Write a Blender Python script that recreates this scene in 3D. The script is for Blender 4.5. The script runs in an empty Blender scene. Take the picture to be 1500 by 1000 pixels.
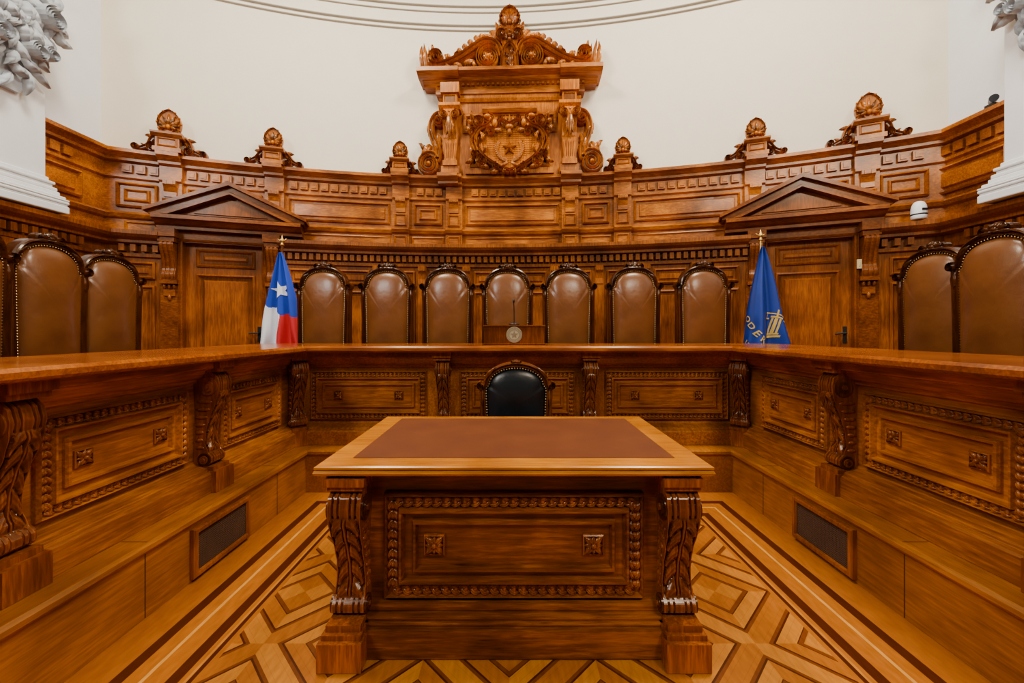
import bpy, math, random
from mathutils import Vector, Matrix
import bmesh
random.seed(4)
scene = bpy.context.scene
COL = scene.collection
pi = math.pi

# ------------------------------------------------------------------ materials
def new_mat(name):
    m = bpy.data.materials.new(name); m.use_nodes = True
    nt = m.node_tree; b = nt.nodes['Principled BSDF']
    return m, nt, b
def math_n(nt, op, a, b=None, c=None):
    n = nt.nodes.new('ShaderNodeMath'); n.operation = op
    for i, v in enumerate((a, b, c)):
        if v is None: continue
        if isinstance(v, (int, float)): n.inputs[i].default_value = v
        else: nt.links.new(v, n.inputs[i])
    return n.outputs[0]
def ramp(nt, fac, stops, interp='LINEAR'):
    r = nt.nodes.new('ShaderNodeValToRGB'); r.color_ramp.interpolation = interp
    cr = r.color_ramp
    while len(cr.elements) > 1: cr.elements.remove(cr.elements[-1])
    cr.elements[0].position = stops[0][0]; cr.elements[0].color = (*stops[0][1], 1)
    for p, c in stops[1:]:
        e = cr.elements.new(p); e.color = (*c, 1)
    nt.links.new(fac, r.inputs[0]); return r.outputs[0]
def wood(name, dark, mid, light, axis='x', rough=.32, scale=1.0, bump=.03, coat=.12, K=.84, recess_shade=False):
    m, nt, b = new_mat(name)
    kk = (K*.68, K*.86, K*1.12)
    dark, mid, light = [(c[0]*k_, c[1]*k_*.86, c[2]*k_*.15) for c, k_ in zip((dark, mid, light), kk)]
    tc = nt.nodes.new('ShaderNodeTexCoord')
    mp = nt.nodes.new('ShaderNodeMapping')
    s = {'x': (3.4, 40, 40), 'y': (40, 3.4, 40), 'z': (40, 40, 3.4)}[axis]
    mp.inputs['Scale'].default_value = tuple(v*scale for v in s)
    nt.links.new(tc.outputs['Object'], mp.inputs[0])
    n1 = nt.nodes.new('ShaderNodeTexNoise'); n1.inputs['Scale'].default_value = 1.6
    n1.inputs['Detail'].default_value = 7; n1.inputs['Roughness'].default_value = .65
    n1.inputs['Distortion'].default_value = .3
    nt.links.new(mp.outputs[0], n1.inputs['Vector'])
    n2 = nt.nodes.new('ShaderNodeTexNoise'); n2.inputs['Scale'].default_value = 2.6
    n2.inputs['Detail'].default_value = 3
    nt.links.new(tc.outputs['Object'], n2.inputs['Vector'])
    f = math_n(nt, 'ADD', math_n(nt, 'MULTIPLY', n1.outputs[0], .5), math_n(nt, 'MULTIPLY', n2.outputs[0], .5))
    col = ramp(nt, f, [(.34, dark), (.5, mid), (.64, light)])
    if recess_shade:      # shade painted into the carved recesses, raised edges lightened, for contrast
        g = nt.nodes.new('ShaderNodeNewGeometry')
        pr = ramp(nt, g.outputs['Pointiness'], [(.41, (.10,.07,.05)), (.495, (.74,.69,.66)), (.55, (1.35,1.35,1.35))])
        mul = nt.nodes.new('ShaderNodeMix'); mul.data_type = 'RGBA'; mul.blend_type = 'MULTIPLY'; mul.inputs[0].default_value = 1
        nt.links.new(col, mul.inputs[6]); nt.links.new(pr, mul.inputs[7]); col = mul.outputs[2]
    nt.links.new(col, b.inputs['Base Color'])
    b.inputs['Roughness'].default_value = rough
    b.inputs['Specular IOR Level'].default_value = .35
    b.inputs['Specular Tint'].default_value = (1, .80, .55, 1)
    b.inputs['Coat Weight'].default_value = coat; b.inputs['Coat Roughness'].default_value = .14
    b.inputs['Coat Tint'].default_value = (1, .86, .66, 1)
    bp = nt.nodes.new('ShaderNodeBump'); bp.inputs['Strength'].default_value = bump; bp.inputs['Distance'].default_value = .01
    nt.links.new(n1.outputs[0], bp.inputs['Height']); nt.links.new(bp.outputs[0], b.inputs['Normal'])
    return m
WALLW = ((.15,.034,.006), (.36,.105,.015), (.56,.195,.030))
BEN = ((.17,.040,.006), (.38,.115,.014), (.58,.20,.026))
M_wx = wood('wall_wood_horizontal', *WALLW, axis='x')
M_wz = wood('wall_wood_vertical', *WALLW, axis='z')
M_carve = wood('carved_wood', (.15,.038,.006), (.38,.118,.014), (.58,.21,.026), axis='z', rough=.30, recess_shade=True, coat=.10)
M_ped = wood('portal_wood', (.09,.018,.003), (.22,.055,.008), (.34,.098,.014), axis='x')
M_door = wood('door_wood', (.14,.034,.006), (.30,.080,.012), (.42,.125,.020), axis='z')
M_bx = wood('bench_wood_x', *BEN, axis='x')
M_by = wood('bench_wood_y', *BEN, axis='y')
M_bz = wood('bench_wood_z', (.09,.018,.003), (.22,.056,.008), (.40,.12,.016), axis='z', rough=.28, recess_shade=True, coat=.15)
M_egg = wood('bench_carved_moulding', (.10,.024,.005), (.27,.072,.011), (.44,.14,.02), axis='z', rough=.32, coat=.08, recess_shade=True)
M_tab = wood('table_wood', (.06,.013,.003), (.22,.056,.008), (.42,.125,.017), axis='x', rough=.28, coat=.15)
M_tabc = wood('table_carved_wood', (.09,.018,.003), (.24,.060,.007), (.42,.12,.013), axis='z', rough=.24, recess_shade=True, coat=.25)
M_top = wood('desktop_wood', (.22,.05,.008), (.36,.095,.015), (.50,.16,.03), axis='x', rough=.2, coat=.35)
M_ttop = wood('tabletop_wood', (.50,.16,.012), (.66,.25,.024), (.74,.31,.045), axis='x', rough=.22, coat=.3, K=.78)
M_plinth = wood('plinth_wood', (.28,.09,.017), (.42,.145,.026), (.52,.19,.04), axis='y', rough=.3)
M_frame = wood('dark_chair_frame', (.03,.008,.003), (.06,.015,.006), (.10,.026,.010), axis='z', rough=.25, coat=.2)
M_frame2 = wood('brown_chair_frame', (.08,.018,.005), (.15,.038,.008), (.24,.066,.014), axis='z', rough=.25, coat=.2)

def leather(name, a, b2, rough=.33, coat=.15, lum=3.0):
    m, nt, b = new_mat(name)
    tc = nt.nodes.new('ShaderNodeTexCoord')
    n = nt.nodes.new('ShaderNodeTexNoise'); n.inputs['Scale'].default_value = 5; n.inputs['Detail'].default_value = 3
    nt.links.new(tc.outputs['Object'], n.inputs['Vector'])
    nt.links.new(ramp(nt, n.outputs[0], [(.3, a), (.7, b2)]), b.inputs['Base Color'])
    v = nt.nodes.new('ShaderNodeTexVoronoi'); v.inputs['Scale'].default_value = 260
    nt.links.new(tc.outputs['Object'], v.inputs['Vector'])
    hh = math_n(nt, 'ADD', math_n(nt, 'MULTIPLY', v.outputs['Distance'], .12), math_n(nt, 'MULTIPLY', n.outputs[0], lum))
    bp = nt.nodes.new('ShaderNodeBump'); bp.inputs['Strength'].default_value = .35; bp.inputs['Distance'].default_value = .007
    nt.links.new(hh, bp.inputs['Height']); nt.links.new(bp.outputs[0], b.inputs['Normal'])
    b.inputs['Roughness'].default_value = rough; b.inputs['Coat Weight'].default_value = coat
    b.inputs['Specular Tint'].default_value = (1, .85, .7, 1)
    b.inputs['Coat Roughness'].default_value = .2
    return m
M_leat = leather('brown_leather', (.11,.033,.007), (.165,.054,.011), rough=.30, coat=.18)
M_blk = leather('black_leather', (.003,.005,.006), (.007,.011,.014), rough=.3, coat=.1)
M_inset = leather('table_leather', (.10,.023,.005), (.13,.031,.006), rough=.6, coat=.0, lum=.5)
M_inset.node_tree.nodes['Principled BSDF'].inputs['Specular IOR Level'].default_value = .25

def plain(name, c, rough=.5, metal=0, noise=.0):
    m, nt, b = new_mat(name)
    b.inputs['Base Color'].default_value = (*c, 1); b.inputs['Roughness'].default_value = rough
    b.inputs['Metallic'].default_value = metal
    tc = nt.nodes.new('ShaderNodeTexCoord'); n = nt.nodes.new('ShaderNodeTexNoise'); n.inputs['Scale'].default_value = 6
    nt.links.new(tc.outputs['Object'], n.inputs['Vector'])
    k = 1-noise
    nt.links.new(ramp(nt, n.outputs[0], [(.3, tuple(v*k for v in c)), (.7, c)]), b.inputs['Base Color'])
    return m
M_plaster = plain('cream_plaster', (.80,.71,.54), .85, noise=.03)
M_white = plain('white_plaster', (.76,.77,.77), .7, noise=.04)
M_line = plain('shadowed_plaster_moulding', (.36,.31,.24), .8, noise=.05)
M_orn = plain('aged_white_plaster', (.46,.48,.50), .6, noise=.2)
M_gold = plain('polished_brass', (.75,.48,.14), .3, 1, .1)
M_nail = plain('brass_nails', (.65,.42,.18), .35, 1, .1)
M_seal = plain('pale_gold_seal', (.50,.42,.24), .4, .3, .1)
M_seald = plain('engraved_seal_lines', (.22,.16,.08), .5, .2, .1)
M_black = plain('black_metal', (.012,.012,.013), .4, .3, .1)
M_joint = plain('dark_joint_line', (.07,.018,.003), .6, noise=.2)
M_blue = plain('blue_cloth', (.002,.040,.42), .75, noise=.1)
M_blue2 = plain('royal_blue_cloth', (.001,.025,.25), .6, noise=.15)
M_redc = plain('red_cloth', (.60,.004,.010), .75, noise=.08)
M_whc = plain('white_cloth', (.76,.76,.80), .8, noise=.03)
M_yel = plain('gold_thread', (.68,.43,.06), .6, noise=.1)
M_grille = plain('vent_mesh', (.085,.034,.010), .85, noise=.3)
M_wp = plain('white_plastic', (.82,.84,.84), .4, noise=.02)
M_ivory = plain('ivory_plastic', (.55,.42,.20), .5, noise=.05)

def floor_mat():
    m, nt, b = new_mat('parquet_inlay')
    g = nt.nodes.new('ShaderNodeNewGeometry'); sp = nt.nodes.new('ShaderNodeSeparateXYZ')
    nt.links.new(g.outputs['Position'], sp.inputs[0]); X, Y = sp.outputs[0], sp.outputs[1]
    M = lambda *a: math_n(nt, *a)
    ax = M('ABSOLUTE', M('SUBTRACT', X, .06))
    d = M('MINIMUM', M('SUBTRACT', 1.78, ax), M('SUBTRACT', 3.42, Y))
    L1, L2, Br, Dk = (.44,.128,.007), (.58,.200,.015), (.19,.045,.004), (.075,.013,.002)
    border = ramp(nt, d, [(0, L1), (.17, Dk), (.22, L1), (.285, (.72,.32,.05)), (.30, L1), (.385, Dk), (.435, L1), (.455, L2), (.465, Dk), (.485, L1)], 'CONSTANT')
    s = .50
    u = M('DIVIDE', M('ADD', M('SUBTRACT', X, .06), Y), s*1.4142); v = M('DIVIDE', M('SUBTRACT', M('SUBTRACT', X, .06), Y), s*1.4142)
    fu = M('SUBTRACT', M('FRACT', M('ADD', u, 100.1)), .5); fv = M('SUBTRACT', M('FRACT', M('ADD', v, 100.1)), .5)
    mm = M('MAXIMUM', M('ABSOLUTE', fu), M('ABSOLUTE', fv))
    chk = M('GREATER_THAN', M('MULTIPLY', fu, fv), 0)
    side = M('GREATER_THAN', M('ABSOLUTE', fu), M('ABSOLUTE', fv))
    r1 = ramp(nt, mm, [(0, L1), (.20, Br), (.235, Dk), (.245, L2), (.375, Dk), (.39, Br), (.415, L1)], 'CONSTANT')
    r2 = ramp(nt, mm, [(0, L2), (.20, Br), (.235, Dk), (.245, L1), (.375, Dk), (.39, Br), (.415, L2)], 'CONSTANT')
    sel = nt.nodes.new('ShaderNodeMix'); sel.data_type = 'RGBA'
    fac = M('ADD', M('MULTIPLY', chk, M('LESS_THAN', mm, .20)), M('MULTIPLY', side, M('GREATER_THAN', mm, .20)))
    nt.links.new(fac, sel.inputs[0]); nt.links.new(r1, sel.inputs[6]); nt.links.new(r2, sel.inputs[7])
    mx = nt.nodes.new('ShaderNodeMix'); mx.data_type = 'RGBA'
    nt.links.new(M('GREATER_THAN', d, .51), mx.inputs[0]); nt.links.new(border, mx.inputs[6]); nt.links.new(sel.outputs[2], mx.inputs[7])
    tc = nt.nodes.new('ShaderNodeMapping'); tc.inputs['Scale'].default_value = (34, 8, 5)
    nt.links.new(g.outputs['Position'], tc.inputs[0])
    n = nt.nodes.new('ShaderNodeTexNoise'); n.inputs['Scale'].default_value = 1.5; n.inputs['Detail'].default_value = 5
    nt.links.new(tc.outputs[0], n.inputs['Vector'])
    gr = ramp(nt, n.outputs[0], [(.3, (.74,.69,.64)), (.7, (1.0,1.0,1.0))])
    mul = nt.nodes.new('ShaderNodeMix'); mul.data_type = 'RGBA'; mul.blend_type = 'MULTIPLY'; mul.inputs[0].default_value = 1
    nt.links.new(mx.outputs[2], mul.inputs[6]); nt.links.new(gr, mul.inputs[7])
    st = M('LESS_THAN', M('FRACT', M('MULTIPLY', M('ADD', mm, 0), 15.4)), .05)
    mul2 = nt.nodes.new('ShaderNodeMix'); mul2.data_type = 'RGBA'; mul2.blend_type = 'MULTIPLY'
    nt.links.new(M('MULTIPLY', M('MULTIPLY', st, M('GREATER_THAN', d, .51)), .30), mul2.inputs[0]); nt.links.new(mul.outputs[2], mul2.inputs[6]); mul2.inputs[7].default_value = (.3, .2, .12, 1)
    nt.links.new(mul2.outputs[2], b.inputs['Base Color'])
    b.inputs['Roughness'].default_value = .32; b.inputs['Coat Weight'].default_value = .04; b.inputs['Coat Roughness'].default_value = .2
    b.inputs['Specular IOR Level'].default_value = .3; b.inputs['Specular Tint'].default_value = (1, .80, .55, 1)
    return m
M_floor = floor_mat()

# ------------------------------------------------------------------ mesh builder
def T_(P, T, N):
    m = Matrix.Identity(4)
    for i in range(3):
        m[i][0] = T[i]; m[i][1] = N[i]; m[i][2] = (0, 0, 1)[i]; m[i][3] = P[i]
    return m
ID = Matrix.Identity(4)
def catmull(pts, n=8):
    out = []
    P = [pts[0]] + list(pts) + [pts[-1]]
    for i in range(1, len(P)-2):
        p0, p1, p2, p3 = P[i-1], P[i], P[i+1], P[i+2]
        for k in range(n):
            t = k/n
            out.append(tuple(.5*((2*p1[j]) + (-p0[j]+p2[j])*t + (2*p0[j]-5*p1[j]+4*p2[j]-p3[j])*t*t + (-p0[j]+3*p1[j]-3*p2[j]+p3[j])*t**3) for j in range(len(p1))))
    out.append(tuple(P[-2])); return out
def spiral(cx, cz, r, a0, turns, n=26, shrink=.15):
    return [(cx+r*(1-(1-shrink)*k/n)*math.cos(a0+turns*2*pi*k/n), cz+r*(1-(1-shrink)*k/n)*math.sin(a0+turns*2*pi*k/n)) for k in range(n+1)]

class MB:
    def __init__(s): s.v = []; s.f = []; s.sm = []; s.mi = []
    def add(s, vs, fs, M=ID, smooth=False, mi=0):
        o = len(s.v)
        s.v += [M @ Vector(p) for p in vs]
        for f in fs:
            s.f.append([i+o for i in f]); s.sm.append(smooth); s.mi.append(mi)
    def box(s, x0, x1, y0, y1, z0, z1, M=ID, mi=0):
        vs = [(x, y, z) for x in (x0, x1) for y in (y0, y1) for z in (z0, z1)]
        s.add(vs, [(0,1,3,2),(4,6,7,5),(0,4,5,1),(2,3,7,6),(0,2,6,4),(1,5,7,3)], M, False, mi)
    def prismx(s, prof, x0, x1, M=ID):
        n = len(prof)
        vs = [(x0, *p) for p in prof] + [(x1, *p) for p in prof]
        s.add(vs, [(i, (i+1) % n, n+(i+1) % n, n+i) for i in range(n)] + [tuple(range(n)), tuple(range(n, 2*n))], M)
    def prismo(s, prof, o0, o1, M=ID):
        n = len(prof)
        vs = [(p[0], o0, p[1]) for p in prof] + [(p[0], o1, p[1]) for p in prof]
        s.add(vs, [(i, (i+1) % n, n+(i+1) % n, n+i) for i in range(n)] + [tuple(range(n)), tuple(range(n, 2*n))], M)
    def ell(s, c, r, M=ID, seg=10, rings=6):
        vs = [(c[0], c[1], c[2]+r[2])]
        for i in range(1, rings):
            t = pi*i/rings
            for j in range(seg):
                a = 2*pi*j/seg
                vs.append((c[0]+r[0]*math.sin(t)*math.cos(a), c[1]+r[1]*math.sin(t)*math.sin(a), c[2]+r[2]*math.cos(t)))
        vs.append((c[0], c[1], c[2]-r[2])); L = len(vs)-1
        fs = [(0, 1+j, 1+(j+1) % seg) for j in range(seg)]
        for i in range(rings-2):
            for j in range(seg):
                a = 1+i*seg+j; b = 1+i*seg+(j+1) % seg
                fs.append((a, a+seg, b+seg, b))
        fs += [(L, 1+(rings-2)*seg+(j+1) % seg, 1+(rings-2)*seg+j) for j in range(seg)]
        s.add(vs, fs, M, True)
    def cyl(s, p0, p1, r0, r1=None, seg=14, M=ID, smooth=True):
        if r1 is None: r1 = r0
        p0 = Vector(p0); p1 = Vector(p1); d = (p1-p0).normalized()
        a = d.orthogonal().normalized(); b = d.cross(a)
        vs = []
        for p, r in ((p0, r0), (p1, r1)):
            vs += [tuple(p+a*r*math.cos(2*pi*j/seg)+b*r*math.sin(2*pi*j/seg)) for j in range(seg)]
        s.add(vs, [(j, (j+1) % seg, seg+(j+1) % seg, seg+j) for j in range(seg)], M, smooth)
        s.add(vs, [tuple(range(seg)), tuple(range(seg, 2*seg))], M)
    def lathe(s, prof, c=(0, 0), seg=20, M=ID, smooth=True):
        vs = [(c[0]+r*math.cos(2*pi*j/seg), c[1]+r*math.sin(2*pi*j/seg), z) for r, z in prof for j in range(seg)]
        n = len(prof)
        fs = [(i*seg+j, i*seg+(j+1) % seg, (i+1)*seg+(j+1) % seg, (i+1)*seg+j) for i in range(n-1) for j in range(seg)]
        s.add(vs, fs + [tuple(range(seg)), tuple(range((n-1)*seg, n*seg))], M, smooth)
    def tube(s, pts, r, seg=6, M=ID):
        for a, b in zip(pts, pts[1:]): s.cyl(a, b, r, r, seg, M)
    def rectframe(s, x0, x1, z0, z1, prof, M=ID, fill=True):
        vs = []
        for ins, o in prof:
            vs += [(x0+ins, o, z0+ins), (x1-ins, o, z0+ins), (x1-ins, o, z1-ins), (x0+ins, o, z1-ins)]
        fs = []
        for i in range(len(prof)-1):
            for j in range(4):
                fs.append((i*4+j, i*4+(j+1) % 4, (i+1)*4+(j+1) % 4, (i+1)*4+j))
        if fill: k = (len(prof)-1)*4; fs.append((k, k+1, k+2, k+3))
        s.add(vs, fs, M)
    def ribbon(s, pts, w, o0, o1, M=ID, taper=None):
        n = len(pts); vs = []
        for i, p in enumerate(pts):
            a = pts[max(0, i-1)]; b = pts[min(n-1, i+1)]
            dx, dz = b[0]-a[0], b[1]-a[1]; L = math.hypot(dx, dz) or 1
            nx, nz = -dz/L, dx/L
            ww = w*(taper(i/(n-1)) if taper else 1)
            for k, o in ((-1, o0), (-1, o0+(o1-o0)*.75), (-.6, o1), (-.15, o1-(o1-o0)*.3), (.15, o1-(o1-o0)*.3), (.6, o1), (1, o0+(o1-o0)*.75), (1, o0)):
                vs.append((p[0]+nx*k*ww, o, p[1]+nz*k*ww))
        m = 8; fs = [(i*m+j, i*m+(j+1) % m, (i+1)*m+(j+1) % m, (i+1)*m+j) for i in range(n-1) for j in range(m)]
        fs += [tuple(range(m)), tuple(range((n-1)*m, n*m))]
        s.add(vs, fs, M)
    def leaf(s, x, z, ang, L, W, o0, lift, M=ID, bend=0.0, n=12):
        vs = []
        cx, cz, a = x, z, ang
        for i in range(n+1):
            t = i/n
            w = W*(math.sin(pi*min(1, t*.93+.07)**.75))*(.70+.30*abs(math.sin(3.5*pi*t)))
            o = o0+lift*math.sin(pi*(t*.75+.12))
            nx, nz = -math.sin(a), math.cos(a)
            vs += [(cx+nx*w, o0-.004, cz+nz*w), (cx+nx*w*.5, o, cz+nz*w*.5), (cx, o-lift*.35, cz), (cx-nx*w*.5, o, cz-nz*w*.5), (cx-nx*w, o0-.004, cz-nz*w)]
            cx += math.cos(a)*L/n; cz += math.sin(a)*L/n; a += bend/n
        fs = [(i*5+j, i*5+j+1, (i+1)*5+j+1, (i+1)*5+j) for i in range(n) for j in range(4)]
        s.add(vs, fs, M, True)
    def sweep(s, path, prof, M=ID, side=1):
        n = len(path); m = len(prof); vs = []
        for i, p in enumerate(path):
            def nrm(a, b):
                dx, dy = b[0]-a[0], b[1]-a[1]; L = math.hypot(dx, dy); return (dy/L*side, -dx/L*side)
            if i == 0: nx, ny = nrm(path[0], path[1])
            elif i == n-1: nx, ny = nrm(path[-2], path[-1])
            else:
                a = nrm(path[i-1], p); b = nrm(p, path[i+1])
                d = 1+a[0]*b[0]+a[1]*b[1]; nx, ny = (a[0]+b[0])/d, (a[1]+b[1])/d
            vs += [(p[0]+nx*o, p[1]+ny*o, z) for o, z in prof]
        fs = [(i*m+j, i*m+(j+1) % m, (i+1)*m+(j+1) % m, (i+1)*m+j) for i in range(n-1) for j in range(m)]
        fs += [tuple(range(m)), tuple(range((n-1)*m, n*m))]
        s.add(vs, fs, M)

WL = {}
def empty(name, loc=(0, 0, 0), label=None, cat=None, group=None):
    e = bpy.data.objects.new(name, None); e.empty_display_size = .1; e.location = loc
    COL.objects.link(e); WL[e.name] = Vector(loc)
    if label: e['label'] = label
    if cat: e['category'] = cat
    if group: e['group'] = group
    return e
def mk(name, mb, mats, parent=None, label=None, cat=None, bevel=0, kind=None, group=None, origin=None, normals=True):
    if not isinstance(mats, (list, tuple)): mats = [mats]
    xs = [v.x for v in mb.v]; ys = [v.y for v in mb.v]; zs = [v.z for v in mb.v]
    c = Vector(origin) if origin else Vector(((min(xs)+max(xs))/2, (min(ys)+max(ys))/2, min(zs)))
    me = bpy.data.meshes.new(name)
    me.from_pydata([v-c for v in mb.v], [], mb.f)
    for i, p in enumerate(me.polygons): p.use_smooth = mb.sm[i]; p.material_index = mb.mi[i]
    for m in mats: me.materials.append(m)
    if normals:
        bm = bmesh.new(); bm.from_mesh(me); bmesh.ops.recalc_face_normals(bm, faces=bm.faces); bm.to_mesh(me); bm.free()
    ob = bpy.data.objects.new(name, me); COL.objects.link(ob)
    WL[ob.name] = c.copy()
    if parent: ob.parent = parent; ob.location = c-WL[parent.name]
    else: ob.location = c
    if bevel:
        b = ob.modifiers.new('bevel', 'BEVEL'); b.width = bevel; b.segments = 2; b.limit_method = 'ANGLE'; b.angle_limit = .6
    if label: ob['label'] = label
    if cat: ob['category'] = cat
    if kind: ob['kind'] = kind
    if group: ob['group'] = group
    return ob
def copy_tree(o, parent=None):
    c = o.copy(); COL.objects.link(c)
    if parent: c.parent = parent
    for ch in list(o.children): copy_tree(ch, c)
    return c

# ------------------------------------------------------------------ room geometry
CX, CY, R = -.45, -4.7, 10.7
XLW, XRW = -5.0, 4.88
aL = math.asin((XLW-CX)/R); aR = math.asin((XRW-CX)/R)
def arcpt(a, o=0): return (CX+(R-o)*math.sin(a), CY+(R-o)*math.cos(a))
def arcM(a, o=0):
    p = arcpt(a, o)
    return T_((p[0], p[1], 0), (math.cos(a), -math.sin(a), 0), (-math.sin(a), -math.cos(a), 0))
def bearing(t, o=0):
    lo, hi = -.6, .65
    for _ in range(50):
        m = (lo+hi)/2; p = arcpt(m, o)
        if p[0]/p[1] < t: lo = m
        else: hi = m
    return lo
def arcpath(a0, a1, n): return [arcpt(a0+(a1-a0)*i/n) for i in range(n+1)]
YEND = -.6
full = [(XLW, YEND)] + arcpath(aL, aR, 90) + [(XRW, YEND)]

def wallmesh(path, z0, z1, th):
    mb = MB(); mb.sweep(path, [(0, z0), (0, z1), (-th, z1), (-th, z0)]); return mb
mk('wall_back', wallmesh(arcpath(aL, aR, 90), 0, 7.6, .25), M_plaster, kind='structure', label='curved cream plaster wall above carved wood panelling')
mk('wall_left', wallmesh([(XLW, YEND), (XLW, arcpt(aL)[1])], 0, 7.6, .25), M_white, kind='structure', label='white plaster side wall')
mk('wall_right', wallmesh([(XRW, arcpt(aR)[1]), (XRW, YEND)], 0, 7.6, .25), M_white, kind='structure', label='white plaster side wall')
mb = MB(); mb.box(-5.3, 5.2, -1.2, 6.3, -.1, 0)
mk('floor', mb, M_floor, kind='structure', label='inlaid geometric parquet floor in light and dark wood')
mb = MB()
for z, o, h in ((5.72, .025, .014), (5.79, .03, .018), (5.99, .02, .012), (6.07, .03, .016)):
    mb.sweep(full, [(-.02, z), (o*.6, z), (o, z+h*.4), (o, z+h), (-.02, z+h)])
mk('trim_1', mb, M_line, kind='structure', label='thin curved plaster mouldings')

PIL = [bearing(t, .15) for t in (-.833, -.58, -.2717, -.1417, .1417, .27, .593, .867)]
UP = [(-.02, 2.50), (.09, 2.50), (.09, 2.71), (.13, 2.73), (.15, 2.77), (.13, 2.79), (.08, 2.81), (.08, 3.20), (.11, 3.22), (.11, 3.25), (.08, 3.26),
      (.08, 3.40), (.13, 3.42), (.13, 3.45), (.17, 3.48), (.21, 3.50), (.21, 3.54), (-.02, 3.54)]
mb = MB(); mb.sweep(full, UP)
UPc = [(o+(.07 if o > 0 else 0), z + (.004 if z > 3.53 else 0)) for o, z in UP]
def small_console(mb, M, x, z0, z1, w, p, o):
    pr = [(o, z0), (o+p*.35, z0), (o+p*.3, z0+(z1-z0)*.3), (o+p*.6, z0+(z1-z0)*.6), (o+p, z0+(z1-z0)*.75), (o+p, z1), (o, z1)]
    mb.prismx(pr, x-w/2, x+w/2, M)
    for k in (-.25, .25): mb.box(x+k*w-.008, x+k*w+.008, o, o+p+.008, z0+(z1-z0)*.72, z1-.01, M)
for a in PIL:
    M = arcM(a); mb.prismx(UPc, -.115, .115, M)
    small_console(mb, M, 0, 3.02, 3.22, .13, .06, .15)
    mb.rectframe(-.085, .085, 2.83, 3.0, [(0, .15), (0, .165), (.015, .175), (.03, .155)], M)
    mb.rectframe(-.09, .09, 2.55, 2.69, [(0, .15), (0, .175), (.015, .185), (.03, .17)], M)
for x0, x1 in ((-1.0, -.72), (.72, 1.0)):
    mb.prismx([(o+(.14 if o > 0 else 0), z + (.006 if z > 3.53 else 0)) for o, z in UP if z > 3.3] , x0, x1, arcM(bearing(-.005)))
def nb(a0, a1, z0, z1, w, pitch, o0, o1, skip=(), half=.13):
    n = max(1, int((a1-a0)*R/pitch))
    for i in range(n):
        a = a0+(a1-a0)*(i+.5)/n
        if any(abs(a-b)*R < half for b in skip): continue
        mb.box(-w/2, w/2, o0, o1, z0, z1, arcM(a))
        mb.box(-w/2+.02, w/2-.02, o1, o1+.008, z0+.02, z1-.02, arcM(a))
nb(aL+.02, aR-.02, 3.285, 3.385, .095, .13, .07, .115, PIL, .17)
def sideM(which, y):
    return T_((XLW, y, 0), (0, 1, 0), (1, 0, 0)) if which == 'l' else T_((XRW, y, 0), (0, -1, 0), (-1, 0, 0))
for w in 'lr':
    for i in range(38):
        mb.box(-.047, .047, .07, .115, 3.285, 3.385, sideM(w, -.3+i*.13))
RP = [(0, .08), (0, .115), (.02, .13), (.035, .086), (.06, .086), (.075, .115)]
def panel(mb, a0, a1, z0, z1, prof=RP, base=0):
    a = (a0+a1)/2; h = (a1-a0)*R/2
    mb.rectframe(-h, h, z0, z1, [(i, o+base) for i, o in prof], arcM(a))
def nested(mb, M, x0, x1, z0, z1, base=0):
    mb.rectframe(x0, x1, z0, z1, [(0, .08+base), (0, .115+base), (.02, .13+base), (.035, .086+base), (.07, .086+base), (.08, .12+base), (.09, .125+base), (.11, .10+base)], M)
g = .165/R
panel(mb, PIL[0]+g, PIL[1]-g, 2.86, 3.16); panel(mb, PIL[1]+g, PIL[2]-g, 2.86, 3.16)
panel(mb, PIL[3]+g, PIL[4]-g, 2.86, 3.16); panel(mb, PIL[5]+g, PIL[6]-g, 2.86, 3.16); panel(mb, PIL[6]+g, PIL[7]-g, 2.86, 3.16)
for i, j in ((2, 3), (4, 5)):
    h = (PIL[j]-PIL[i])*R/2-.18; nested(mb, arcM((PIL[i]+PIL[j])/2), -h, h, 2.86, 3.16)
nested(mb, arcM((PIL[0]+aL)/2), -.19, .21, 2.86, 3.16)
nested(mb, arcM((PIL[7]+aR)/2), -.24, .18, 2.86, 3.16)
for w in 'lr':
    for y in (4.45, 3.4, 2.4):
        mb.rectframe(-.36, .36, 2.86, 3.16, RP, sideM(w, y-.15))
seg = [aL+.01]+PIL+[aR-.01]
for i in range(len(seg)-1):
    if seg[i+1]-seg[i] > .03: panel(mb, seg[i]+.15/R, seg[i+1]-.15/R, 2.555, 2.69, [(0, .09), (0, .11), (.015, .118), (.03, .10)])
mk('trim_2', mb, M_wx, kind='structure', label='curved carved wooden entablature with panels and pilaster blocks')

DO = [(PIL[0]+PIL[1])/2, (PIL[6]+PIL[7])/2]
PH = .66
LOP = [(-.02, .45), (.20, .45), (.20, .62), (.17, .65), (.15, .66), (.15, 2.24), (.19, 2.25), (.19, 2.29), (.15, 2.30), (.15, 2.39), (.24, 2.41), (.24, 2.44), (.30, 2.47), (.33, 2.50), (.33, 2.545), (-.02, 2.56)]
mb = MB()
def arcseg(a0, a1): return arcpath(a0, a1, max(4, int((a1-a0)/.012)))
segs = [[(XLW, YEND)]+arcseg(aL, DO[0]-PH/R), arcseg(DO[0]+PH/R, DO[1]-PH/R), arcseg(DO[1]+PH/R, aR)+[(XRW, YEND)]]
for s_ in segs: mb.sweep(s_, LOP)
def dent(a0, a1):
    n = int((a1-a0)*R/.088)
    for i in range(n): mb.box(-.026, .026, .14, .23, 2.31, 2.39, arcM(a0+(a1-a0)*(i+.5)/n))
dent(aL+.02, DO[0]-PH/R); dent(DO[0]+PH/R, DO[1]-PH/R); dent(DO[1]+PH/R, aR-.03)
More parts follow.
